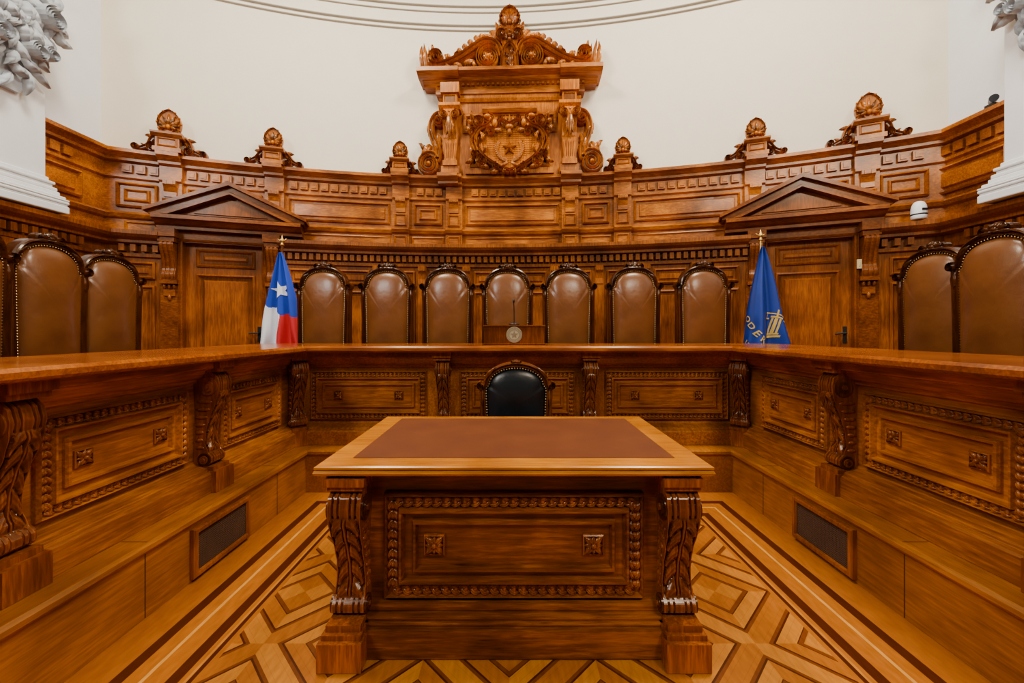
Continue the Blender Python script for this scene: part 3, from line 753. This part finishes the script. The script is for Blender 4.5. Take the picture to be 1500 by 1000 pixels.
def rosette(mb, M, x, z, o, r):
    mb.rectframe(x-r, x+r, z-r, z+r, [(0, o-.005), (0, o+.008), (r*.12, o+.012), (r*.2, o+.005)], M)
    for q in range(4):
        mb.leaf(x, z, pi/4+q*pi/2, r*1.25, r*.33, o+.008, .016, M, n=6)
        mb.leaf(x, z, q*pi/2, r*.9, r*.25, o+.008, .012, M, n=6)
    mb.ell((x, o+.018, z), (r*.25, .012, r*.25), M, 10, 6)
def carved_panel(parent, M, x0, x1, z0, z1, wmat, cmat, egr=.020, esp=.038, ros=.04):
    mb = MB()
    mb.rectframe(x0, x1, z0, z1, [(0, -.002), (0, .018), (.008, .034), (.014, .010), (.052, .010), (.058, .038), (.066, .038), (.078, .010)], M)
    i = .078+.028
    mb.rectframe(x0+i, x1-i, z0+i, z1-i, [(0, .009), (0, .022), (.006, .032), (.018, .032), (.026, .012)], M)
    p = mk('carved_panel', mb, wmat, parent=parent)
    mb = MB(); q = .033; egg(mb, x0+q, x1-q, z0+q, z1-q, .014, esp, egr, M)
    mk('egg_moulding', mb, M_egg, parent=p, kind='stuff')
    for f in (.24, .76):
        mb = MB(); rosette(mb, M, x0+(x1-x0)*f, (z0+z1)/2, .012, ros)
        mk('rosette', mb, cmat, parent=p)

# ------------------------------------------------------------------ bench
XL, XR, YB = -1.72, 1.84, 3.42
bench = empty('judges_bench', (.06, 3.7, 0), 'long U-shaped carved wooden bench with polished top on a plinth', 'bench')
U = [(XL, -.5), (XL, YB), (XR, YB), (XR, -.5)]
mb = MB(); mb.sweep(U, [(0, 0.002), (0, .305), (.012, .31), (.025, .325), (.025, .345), (.012, .36), (-.34, .36), (-.34, 0.002)])
for y in (.35, 1.15, 1.92, 3.0):
    mb.box(XL-.01, XL+.0012, y-.0025, y+.0025, .004, .304, mi=1); mb.box(XR-.0012, XR+.01, y-.0025, y+.0025, .004, .304, mi=1)
    mb.box(XL-.11, XL+.01, y-.002, y+.002, .35, .3608, mi=1); mb.box(XR-.01, XR+.11, y-.002, y+.002, .35, .3608, mi=1)
mk('plinth', mb, [M_plinth, M_joint], parent=bench, label='golden wood plinth step')
mb = MB(); mb.sweep(U, [(-.115, .36), (-.115, .475), (-.125, .485), (-.145, .49), (-.15, .505), (-.20, .52), (-.225, .525), (-.24, .54), (-.24, 1.02), (-.22, 1.03), (-.22, 1.05), (-.19, 1.06), (-.15, 1.11), (-.10, 1.12), (-.10, 1.165), (-.34, 1.165), (-.34, .36)])
mk('bench_front', mb, M_by, parent=bench, bevel=.004)
mb = MB(); mb.sweep(U, [(-.02, 1.165), (.0, 1.172), (.012, 1.182), (.012, 1.205), (0, 1.22), (-.76, 1.22), (-.76, 1.165)])
mk('desktop', mb, M_top, parent=bench, label='polished reddish wood desktop')
def fl(y): return T_((XL-.24, y, 0), (0, 1, 0), (1, 0, 0))
def fr(y): return T_((XR+.24, y, 0), (0, -1, 0), (-1, 0, 0))
def fb(x): return T_((x, YB+.24, 0), (1, 0, 0), (0, -1, 0))
q = math.sqrt(.5)
def bench_corbel(M, w=.12):
    mb = MB()
    mb.box(-w/2-.02, w/2+.02, -.0, .155, .362, .49, M); mb.box(-w/2-.01, w/2+.01, 0, .13, .49, .515, M)
    corbel(mb, M, w, .515, 1.095, .155)
    mb.box(-w/2-.012, w/2+.012, 0, .16, 1.095, 1.12, M); mb.box(-w/2-.022, w/2+.022, 0, .18, 1.12, 1.164, M)
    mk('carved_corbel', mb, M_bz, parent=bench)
for y in (.55, 1.53, 2.58):
    bench_corbel(fl(y)); bench_corbel(fr(y-.06))
for x in (-.60, .68): bench_corbel(fb(x), .115)
bench_corbel(T_((XL-.19, YB+.19, 0), (q, q, 0), (q, -q, 0))); bench_corbel(T_((XR+.19, YB+.19, 0), (q, -q, 0), (-q, -q, 0)))
for y0, y1 in ((.68, 1.42), (1.67, 2.45), (2.73, 3.43)):
    carved_panel(bench, fl((y0+y1)/2), -(y1-y0)/2, (y1-y0)/2, .56, .99, M_by, M_bz)
    carved_panel(bench, fr((y0+y1)/2-.05), -(y1-y0)/2, (y1-y0)/2, .56, .99, M_by, M_bz)
for x0, x1 in ((-1.79, -.76), (-.46, .56), (.83, 1.92)):
    carved_panel(bench, fb(0), x0, x1, .56, .99, M_bx, M_bz)
for F in (fl, fr):
    M = F(2.42); mb = MB(); ww = .235
    mb.rectframe(-ww, ww, .02, .285, [(0, .24), (0, .262), (.008, .27), (.025, .27), (.032, .255)], M, fill=False)
    v = mk('vent_frame', mb, M_door, parent=bench, label='framed ventilation grille in the plinth')
    mb = MB(); mb.box(-ww+.03, ww-.03, .242, .247, .05, .255, M)
    for i in range(40): mb.box(-ww+.035+i*.0102, -ww+.040+i*.0102, .247, .252, .05, .255, M)
    for i in range(18): mb.box(-ww+.03, ww-.03, .247, .253, .055+i*.0112, .060+i*.0112, M)
    mk('grille', mb, M_grille, parent=v)

# ------------------------------------------------------------------ table
TX = .008; TH = .81; TY0, TY1 = 1.655, 2.63
tb = empty('carved_table', (TX, 2.14, 0), 'carved wooden table with brown leather writing surface', 'table')
def box_top(mb, hw, y0, y1, z0, z1): mb.box(TX-hw, TX+hw, y0, y1, z0, z1)
def ring(mb, prof):
    vs = []
    for i, z in prof: vs += [(TX-TH+i, TY0+i, z), (TX+TH-i, TY0+i, z), (TX+TH-i, TY1-i, z), (TX-TH+i, TY1-i, z)]
    fs = [(k*4+j, k*4+(j+1) % 4, (k+1)*4+(j+1) % 4, (k+1)*4+j) for k in range(len(prof)-1) for j in range(4)]
    k = (len(prof)-1)*4; fs.append((k, k+1, k+2, k+3)); fs.append((0, 1, 2, 3)); mb.add(vs, fs)
mb = MB(); ring(mb, [(.05, .748), (.03, .75), (.012, .757), (.0, .764), (-.004, .772), (.0, .780), (.008, .784), (.0, .788), (.0, .796), (.006, .80), (.112, .80), (.114, .797)])
mk('tabletop', mb, M_ttop, parent=tb)
mb = MB(); box_top(mb, TH-.116, TY0+.116, TY1-.07, .797, .8015)
mk('leather_inset', mb, M_inset, parent=tb, label='brown leather writing surface')
FY = 1.80; SX = .735
mb = MB()
mb.box(TX-SX, TX+SX, FY, 2.50, .14, .75)
mb.box(TX-SX-.01, TX+SX+.01, FY-.02, 2.52, .715, .749); mb.box(TX-SX-.02, TX+SX+.02, FY-.04, 2.54, .73, .7495)
mk('table_body', mb, M_tab, parent=tb, bevel=.004)
mb = MB()
for k, a, b in ((.125, .002, .12), (.10, .12, .135), (.085, .135, .15), (.05, .15, .18)):
    kk = min(k, .02)
    mb.box(TX-SX-kk, TX+SX+kk, FY-k, 2.50+k, a, b)
mk('table_base', mb, M_tab, parent=tb, bevel=.006)
Mf = T_((TX, FY, 0), (1, 0, 0), (0, -1, 0)); Mb_ = T_((TX, 2.50, 0), (-1, 0, 0), (0, 1, 0))
Ml = T_((TX-SX, 2.15, 0), (0, -1, 0), (-1, 0, 0)); Mr = T_((TX+SX, 2.15, 0), (0, 1, 0), (1, 0, 0))
mb = MB()
mb.rectframe(-.565, .565, .19, .645, [(0, -.002), (0, .02), (.01, .038), (.018, .010), (.062, .010), (.07, .042), (.08, .042), (.092, .012)], Mf)
mb.rectframe(-.44, .44, .305, .53, [(0, .011), (0, .026), (.006, .036), (.016, .036), (.024, .013)], Mf)
p = mk('carved_panel', mb, M_tab, parent=tb)
mb = MB(); egg(mb, -.525, .525, .228, .607, .014, .042, .0225, Mf); mk('egg_moulding', mb, M_tabc, parent=p, kind='stuff')
for x in (-.345, .345):
    mb = MB(); rosette(mb, Mf, x, .42, .016, .045); mk('rosette', mb, M_tabc, parent=p)
for Ms in (Ml, Mr):
    mb = MB(); mb.rectframe(-.24, .24, .21, .645, [(0, -.002), (0, .02), (.01, .034), (.018, .02), (.062, .02), (.07, .038), (.08, .038), (.092, .012)], Ms)
    mk('side_panel', mb, M_tab, parent=tb)
for sx in (-1, 1):
    for Mq in (Mf, Mb_):
        x = sx*.69; mb2 = MB()
        mb2.box(x-.088, x+.088, -.02, .192, .003, .115, Mq); mb2.box(x-.08, x+.08, 0, .170, .115, .135, Mq); mb2.box(x-.07, x+.07, 0, .150, .135, .16, Mq)
        corbel(mb2, Mq @ Matrix.Translation((x, 0, 0)), .135, .16, .695, .145)
        mb2.box(x-.072, x+.072, -.0, .13, .695, .715, Mq); mb2.box(x-.082, x+.082, 0, .143, .715, .747, Mq)
        mk('scroll_leg', mb2, M_tabc, parent=tb, label='carved acanthus scroll leg')

# ------------------------------------------------------------------ chairs
def make_chair(name, hw, zsh, ztop, zseat, lmat, fmat, label, group, fr=.045, round_=2.0, crest=1.0, depth=.52, puff=1.0):
    rt = empty(name, (0, 0, 0), label, 'chair', group)
    zb = zseat+.10
    def outline(e, n=22):
        half = []
        w = hw+e; a = ztop-zsh+e
        half.append((w*.94, zb-e)); half.append((w*.97, zb+(zsh-zb)*.5)); half.append((w*1.0, zsh-.05)); half.append((w*1.0, zsh-.012)); half.append((w*.985, zsh+.004))
        half.append((w*.92, zsh+.012))
        for i in range(n):
            t = (pi/2)*(i+1)/n
            half.append((w*.90*math.cos(t)**(2/round_), zsh+.02+(a-.02)*math.sin(t)**(2/round_)))
        half[-1] = (0, half[-1][1])
        return half+[(-x, z) for x, z in reversed(half[:-1])]
    ins = outline(0); out = outline(fr); n = len(ins)
    zc = (zb+ztop)/2
    MC = T_((0, 0, 0), (1, 0, 0), (0, -1, 0))
    mb = MB(); vs = []; lv = [(1.0, .0), (.985, .022), (.955, .042), (.90, .060), (.80, .078), (.65, .093), (.5, .103), (.3, .110), (.15, .112)]
    for s_, o in lv: vs += [(x*s_, o*puff, zc+(z-zc)*s_) for x, z in ins]
    vs.append((0, .113*puff, zc))
    fs = [(k*n+j, k*n+(j+1) % n, (k+1)*n+(j+1) % n, (k+1)*n+j) for k in range(len(lv)-1) for j in range(n)]
    c = len(vs)-1; fs += [((len(lv)-1)*n+j, (len(lv)-1)*n+(j+1) % n, c) for j in range(n)]
    mb.add(vs, fs, MC, True)
    mb.add([(x, -.03, z) for x, z in ins], [tuple(range(n))], MC)
    mk('backrest_cushion', mb, lmat, parent=rt)
    mb = MB(); vs = []
    prof = [(0, -.03), (0, .03), (.2, .05), (.45, .034), (.7, .056), (.9, .05), (1.0, .03), (1.0, -.045)]
    for k, o in prof: vs += [(a[0]+(b[0]-a[0])*k, o, a[1]+(b[1]-a[1])*k) for a, b in zip(ins, out)]
    m = len(prof); fs = [(k*n+j, k*n+(j+1) % n, ((k+1) % m)*n+(j+1) % n, ((k+1) % m)*n+j) for k in range(m) for j in range(n)]
    mb.add(vs, fs, MC)
    for s_ in (-1, 1):
        mb.box(s_*(hw+fr*.5)-fr*.42, s_*(hw+fr*.5)+fr*.42, -.045, .03, zseat-.05, zsh-.02, MC)
        mb.ribbon(spiral(s_*(hw+fr*.75), zsh+.012, fr*.66, pi/2, -s_*1.3, 16), fr*.20, -.03, .07, MC)
        mb.leaf(s_*(hw+fr*.6), zsh-.01, -pi/2, .16, fr*.45, .03, .03, MC)
        mb.leaf(s_*(hw+fr*.1), zsh+.06, pi/2+s_*.5, .14, fr*.35, .035, .03, MC, bend=s_*.6)
    mk('backrest_frame', mb, fmat, parent=rt)
    if crest:
        mb = MB(); zt = ztop+fr; c_ = crest
        mb.ell((0, .03, zt), (.035*c_, .03, .028*c_), MC)
        for an, L in ((pi/2, .06), (pi/2+.6, .065), (pi/2-.6, .065), (.35, .10), (pi-.35, .10), (-.15, .13), (pi+.15, .13)):
            mb.leaf(0, zt-.01, an, L*c_, .022*c_, .025, .035, MC, n=6)
            mb.leaf(0, zt-.01, an, L*c_, .022*c_, -.03, .01, MC, n=6)
        for s_ in (-1, 1): mb.ribbon(spiral(s_*.07*c_, zt-.005, .028*c_, pi/2, -s_*1.4, 16), .009*c_, -.02, .05, MC)
        mb.box(-.05*c_, .05*c_, -.03, .03, zt-.03, zt+.008, MC)
        mk('carved_crest', mb, fmat, parent=rt)
    mb = MB(); path = outline(-.004); L = 0
    for a, b in zip(path, path[1:]):
        d = math.dist(a, b)
        while L < d:
            t = L/d; mb.ell((a[0]+(b[0]-a[0])*t, .036, a[1]+(b[1]-a[1])*t), (.0065, .0065, .0065), MC, 6, 4); L += .020
        L -= d
    mk('brass_nails', mb, M_nail, parent=rt, kind='stuff')
    mb = MB(); mb.box(-hw-.02, hw+.02, .02-depth, .02, zseat-.09, zseat-.02); mk('seat_rail', mb, fmat, parent=rt, bevel=.008)
    mb = MB(); mb.box(-hw, hw, .03-depth, -.13, zseat-.02, zseat+.05); mk('seat', mb, lmat, parent=rt, bevel=.02)
    for s_ in (-1, 1):
        for y in (.06-depth, 0):
            mb = MB(); mb.lathe([(.028, 0), (.022, .06), (.018, .1), (.03, .2), (.024, .26), (.03, zseat-.09)], (s_*(hw-.01), y), 12)
            mk('leg', mb, fmat, parent=rt)
        mb = MB(); mb.box(s_*(hw+.015)-.022, s_*(hw+.015)+.022, .12-depth, .0, zseat+.20, zseat+.235); mb.cyl((s_*(hw+.015), .15-depth, zseat-.03), (s_*(hw+.015), .15-depth, zseat+.21), .018)
        mk('armrest', mb, fmat, parent=rt, bevel=.008)
    return rt
ch = make_chair('judge_chair', .232, 1.36, 1.54, .46, M_leat, M_frame, 'high-backed brown leather armchair with dark carved frame', 'high-backed chairs behind the bench', round_=2.2, fr=.050)
places = [(-2.02, 4.42, 0), (-1.35, 4.46, 0), (-.70, 4.49, 0), (-.05, 4.5, 0), (.615, 4.48, 0), (1.31, 4.42, 0), (2.02, 4.34, 0),
          (-3.53, 3.10, pi/2+.05), (-3.66, 3.71, pi/2-.06), (-3.32, 2.42, pi/2+.05), (3.34, 2.80, -pi/2-.02), (3.52, 3.40, -pi/2+.08)]
for i, (x, y, r) in enumerate(places):
    c = ch if i == 0 else copy_tree(ch)
    c.location = (x, y, .45); c.rotation_euler = (0, 0, r)
bc = make_chair('clerk_chair', .225, .93, 1.075, .44, M_blk, M_frame2, 'black leather chair with carved brown frame behind the table', None, fr=.045, round_=2.0, crest=.4, depth=.40, puff=.6)
bc.location = (.03, 3.06, 0)

# ------------------------------------------------------------------ lectern box with seal, microphone
lx, ly = .02, 3.78
mb = MB()
prof = [(0, 1.222), (.05, 1.222), (.05, 1.385), (.03, 1.395), (-.18, 1.395), (-.18, 1.222)]
Mx = T_((lx, ly, 0), (1, 0, 0), (0, -1, 0))
mb.prismx(prof, -.275, .275, Mx); mb.box(-.285, .285, -.19, .06, 1.222, 1.235, Mx); mb.box(-.285, .285, -.19, .06, 1.385, 1.40, Mx)
lec = mk('lectern_box', mb, M_frame2, label='low dark wooden lectern box with round gold seal on the desk', cat='lectern', bevel=.004)
mb = MB(); mb.cyl((0, .05, 1.312), (0, .058, 1.312), .072, seg=32, M=Mx, smooth=False)
se = mk('round_seal', mb, M_seal, parent=lec, label='round pale gold seal')
mb = MB()
for r in (.066, .046):
    pts = [(r*math.cos(t*2*pi/32), 1.312+r*math.sin(t*2*pi/32)) for t in range(33)]
    mb.ribbon(pts, .002, .057, .061, Mx)
for i in range(24):
    t = i*2*pi/24; mb.box(-.0025, .0025, .057, .0605, -.005, .005, Mx @ Matrix.Translation((.056*math.cos(t), 0, 1.312+.056*math.sin(t))))
mb.prismo([(0+.036*(1 if i % 2 == 0 else .42)*math.cos(pi/2+i*pi/5), 1.312+.036*(1 if i % 2 == 0 else .42)*math.sin(pi/2+i*pi/5)) for i in range(10)], .057, .061, Mx)
mk('seal_relief', mb, M_seald, parent=se)
mb = MB(); mb.lathe([(.05, 1.401), (.05, 1.412), (.03, 1.42)], (lx, ly+.06), 16)
mi_ = mk('microphone', mb, M_black, label='slim black gooseneck microphone on the lectern box', cat='microphone')
mb = MB(); mb.tube([(lx, ly+.06, 1.415), (lx, ly+.06, 1.52), (lx-.002, ly+.05, 1.58), (lx-.004, ly+.04, 1.61)], .0045, 8); mk('gooseneck', mb, M_black, parent=mi_)
mb = MB(); mb.ell((lx-.004, ly+.035, 1.625), (.010, .012, .022)); mk('microphone_head', mb, M_black, parent=mi_)

# ------------------------------------------------------------------ flags
def flag(px_, py_, ztop, zflag, zbot, wl, wr, blue):
    e = empty('flag', (px_, py_, .45), ('Chilean national flag draped on a brass-tipped pole' if not blue else 'royal blue judiciary flag with gold lettering draped on a pole'), 'flag')
    F = T_((px_, py_, 0), (1, 0, 0), (0, -1, 0))
    mb = MB(); mb.cyl((0, 0, .49), (0, 0, ztop-.12), .014, seg=12, M=F); mk('flagpole', mb, M_gold if blue else M_frame2, parent=e)
    mb = MB(); mb.lathe([(.02, ztop-.13), (.028, ztop-.12), (.012, ztop-.10), (.02, ztop-.085), (.022, ztop-.06), (.008, ztop-.03), (.001, ztop)], (px_, py_), 14)
    for s_ in (-1, 1): mb.leaf(0, ztop-.09, pi/2-s_*.9, .07, .012, -.004, .01, F, n=6)
    mk('pole_finial', mb, M_gold, parent=e)
    mb = MB(); mb.lathe([(.15, .452), (.15, .475), (.10, .49), (.03, .51), (.025, .56)], (px_, py_), 20); mk('flag_base', mb, M_gold, parent=e)
    ph = 2.2 if blue else .3
    def f(u, v, off=0):
        x = (-.012-wl*v**.75)*(1-u)+(.012+wr*v**.8)*u
        A = .014+(.042 if blue else .055)*v
        o = .022+A*(1+math.sin(u*2*pi*(2.1 if blue else 2.6)+ph+.5*math.sin(v*3)))+(.006 if blue else .012)*math.sin(u*2*pi*5.3+v*4)*v
        x += .010*v*math.sin(v*9+u*6)
        return (x, o+off, zflag-(zflag-zbot)*v + .05*v*math.sin(u*2*pi*1.3+1)*v)
    NU, NV = 100, 130; mb = MB()
    vs = [f(i/NU, j/NV) for j in range(NV+1) for i in range(NU+1)]
    mb.add(vs, [], F)
    for j in range(NV):
        for i in range(NU):
            u, v = (i+.5)/NU, (j+.5)/NV
            mi = 0
            if not blue and v > .50+.13*u+.015*math.sin(u*17): mi = 1 if u < .36+.10*math.sin(v*6-1.5) else 2
            a = j*(NU+1)+i; mb.f.append([a, a+1, a+NU+2, a+NU+1]); mb.sm.append(True); mb.mi.append(mi)
    mk('flag_cloth', mb, [M_blue2] if blue else [M_blue, M_whc, M_redc], parent=e, normals=False)
    return e, f, F
def mapped(mbuild, pts2, faces, f, F, c, size, rot, off, aspect):
    vs = []
    for x, y in pts2:
        xr = x*math.cos(rot)-y*math.sin(rot); yr = x*math.sin(rot)+y*math.cos(rot)
        vs.append(f(c[0]+xr*size*aspect, c[1]-yr*size, off))
    mbuild.add(vs, faces, F)
e, f, F = flag(-2.66, 4.74, 2.46, 2.25, 1.02, .20, .33, False)
mb = MB(); K = 8
for i in range(10):
    r0_ = 1 if i % 2 == 0 else .38; r1_ = 1 if (i+1) % 2 == 0 else .38
    p0 = (r0_*math.cos(pi/2+i*pi/5), r0_*math.sin(pi/2+i*pi/5)); p1 = (r1_*math.cos(pi/2+(i+1)*pi/5), r1_*math.sin(pi/2+(i+1)*pi/5))
    for a in range(K):
        for b in range(K):
            def P(s_, t): return ((p0[0]*(1-t)+p1[0]*t)*s_, (p0[1]*(1-t)+p1[1]*t)*s_)
            quad = [P(a/K, b/K), P((a+1)/K, b/K), P((a+1)/K, (b+1)/K), P(a/K, (b+1)/K)]
            mapped(mb, quad, [(0, 1, 2, 3)], f, F, (.46, .355), .098, .25, .007, 3.8)
mk('flag_star', mb, M_whc, parent=e, label='white five-pointed star', normals=False)
e, f, F = flag(2.72, 4.48, 2.46, 2.26, 1.05, .27, .29, True)
def letter_mesh(ch_):
    cu = bpy.data.curves.new('t', 'FONT'); cu.body = ch_; cu.size = 1; cu.align_x = 'CENTER'; cu.resolution_u = 3; cu.offset = .015
    ob = bpy.data.objects.new('t', cu); COL.objects.link(ob); dg = bpy.context.evaluated_depsgraph_get()
    me = bpy.data.meshes.new_from_object(ob.evaluated_get(dg)); bm = bmesh.new(); bm.from_mesh(me)
    bmesh.ops.triangulate(bm, faces=bm.faces)
    for _ in range(3): 
        lg = [ed for ed in bm.edges if ed.calc_length() > .12]
        if lg: bmesh.ops.subdivide_edges(bm, edges=lg, cuts=1)
    bmesh.ops.triangulate(bm, faces=bm.faces)
    pts = [(v.co.x, v.co.y-.35) for v in bm.verts]; fs = [tuple(v.index for v in fc.verts) for fc in bm.faces]
    bm.free(); bpy.data.objects.remove(ob); bpy.data.meshes.remove(me); bpy.data.curves.remove(cu)
    return pts, fs
mb = MB()
L = [('O', .10, .665, -.8), ('D', .20, .72, -.75), ('E', .30, .77, -.65), ('R', .41, .805, -.5)]
L += [('J', .12, .885, -.5), ('U', .22, .91, -.4), ('D', .33, .93, -.3), ('I', .41, .94, -.2), ('C', .49, .95, -.1), ('I', .56, .955, 0), ('A', .64, .955, .1), ('L', .73, .94, .2)]
for c_, u, v, r in L:
    pts, fs = letter_mesh(c_); mapped(mb, pts, fs, f, F, (u, v), .080, r, .006, 2.3)
mk('gold_lettering', mb, M_yel, parent=e, label='gold lettering ODER and JUDICIAL on the cloth', normals=False)
mb = MB()
def rectmap(x0, x1, y0, y1):
    n = 6
    for i in range(n):
        for j in range(n):
            a0_, a1_ = x0+(x1-x0)*i/n, x0+(x1-x0)*(i+1)/n; b0, b1 = y0+(y1-y0)*j/n, y0+(y1-y0)*(j+1)/n
            mapped(mb, [(a0_, b0), (a1_, b0), (a1_, b1), (a0_, b1)], [(0, 1, 2, 3)], f, F, (.75, .70), .125, -.35, .006, 2.2)
rectmap(-.5, .5, -1.0, -.85); rectmap(-.38, .38, -.80, -.70); rectmap(-.10, .10, -.70, .35); rectmap(-.30, -.18, -.7, .35); rectmap(.18, .30, -.7, .35)
rectmap(-.38, .38, .38, .5); rectmap(-.75, .75, .62, .70); rectmap(-.06, .06, .5, 1.0); rectmap(-.85, -.45, .25, .33); rectmap(.45, .85, .25, .33); rectmap(-.67, -.63, .3, .65); rectmap(.63, .67, .3, .65)
mk('gold_emblem', mb, M_yel, parent=e, label='gold column and scales emblem', normals=False)

# ------------------------------------------------------------------ small dome sensor on the ledge
dx_, dy_ = 4.44, 4.47
mb = MB(); mb.lathe([(.06, 2.562), (.066, 2.57), (.068, 2.60), (.068, 2.67), (.06, 2.715), (.044, 2.745), (.022, 2.758), (.001, 2.76)], (dx_, dy_), 22)
sc = mk('security_camera', mb, M_wp, label='small white dome security camera on the wooden ledge', cat='camera')
mb = MB(); mb.lathe([(.0695, 2.605), (.0705, 2.612), (.0695, 2.62)], (dx_, dy_), 22); mb.box(dx_-.03, dx_+.03, dy_-.075, dy_-.065, 2.65, 2.67)
mk('dark_band', mb, M_black, parent=sc, label='dark band')
mb = MB(); mb.box(4.68, 4.76, 3.98, 4.06, 3.546, 3.57); mb.cyl((4.72, 4.02, 3.57), (4.72, 4.02, 3.61), .012); mb.cyl((4.76, 4.06, 3.62), (4.66, 3.96, 3.60), .03, .035)
mk('spotlight', mb, M_black, label='small dark spotlight standing on the wooden cornice', cat='lamp')

# ------------------------------------------------------------------ lights
def area(name, loc, tgt, sx, sy, e, c):
    l = bpy.data.lights.new(name, 'AREA'); l.shape = 'RECTANGLE'; l.size = sx; l.size_y = sy; l.energy = e; l.color = c
    o = bpy.data.objects.new(name, l); o.location = loc; d = Vector(tgt)-Vector(loc)
    o.rotation_euler = d.to_track_quat('-Z', 'Y').to_euler(); COL.objects.link(o); return o
for sx in (-1, 1):
    area('overhead_fill', (sx*2.4, 2.7, 7.3), (sx*1.2, 3.5, 0), 1.1, 1.2, 410, (1, .91, .78))  # added overhead fill, split to both sides; stands for no known skylight
area('window_lamp', (-4.2, -2.5, 5.6), (.5, 5, 3.0), 1.5, 1.9, 280, (.90, .95, 1))
area('rear_fill', (2.5, -2.5, 5.8), (0, 5.5, 3.6), 1.5, 1.3, 260, (1, .92, .80))  # warm fill added behind the camera, no actual fixture there
w = bpy.data.worlds.new('World'); scene.world = w; w.use_nodes = True
w.node_tree.nodes['Background'].inputs[0].default_value = (1, .93, .84, 1); w.node_tree.nodes['Background'].inputs[1].default_value = .05

# ------------------------------------------------------------------ camera
cam = bpy.data.cameras.new('Camera'); cam.sensor_width = 36; cam.lens = 14.4; cam.clip_start = .02
co = bpy.data.objects.new('Camera', cam); COL.objects.link(co); co.location = (0, 0, 1.35); co.rotation_euler = (pi/2, 0, 0)
cam.shift_y = -16/1500.0
scene.camera = co
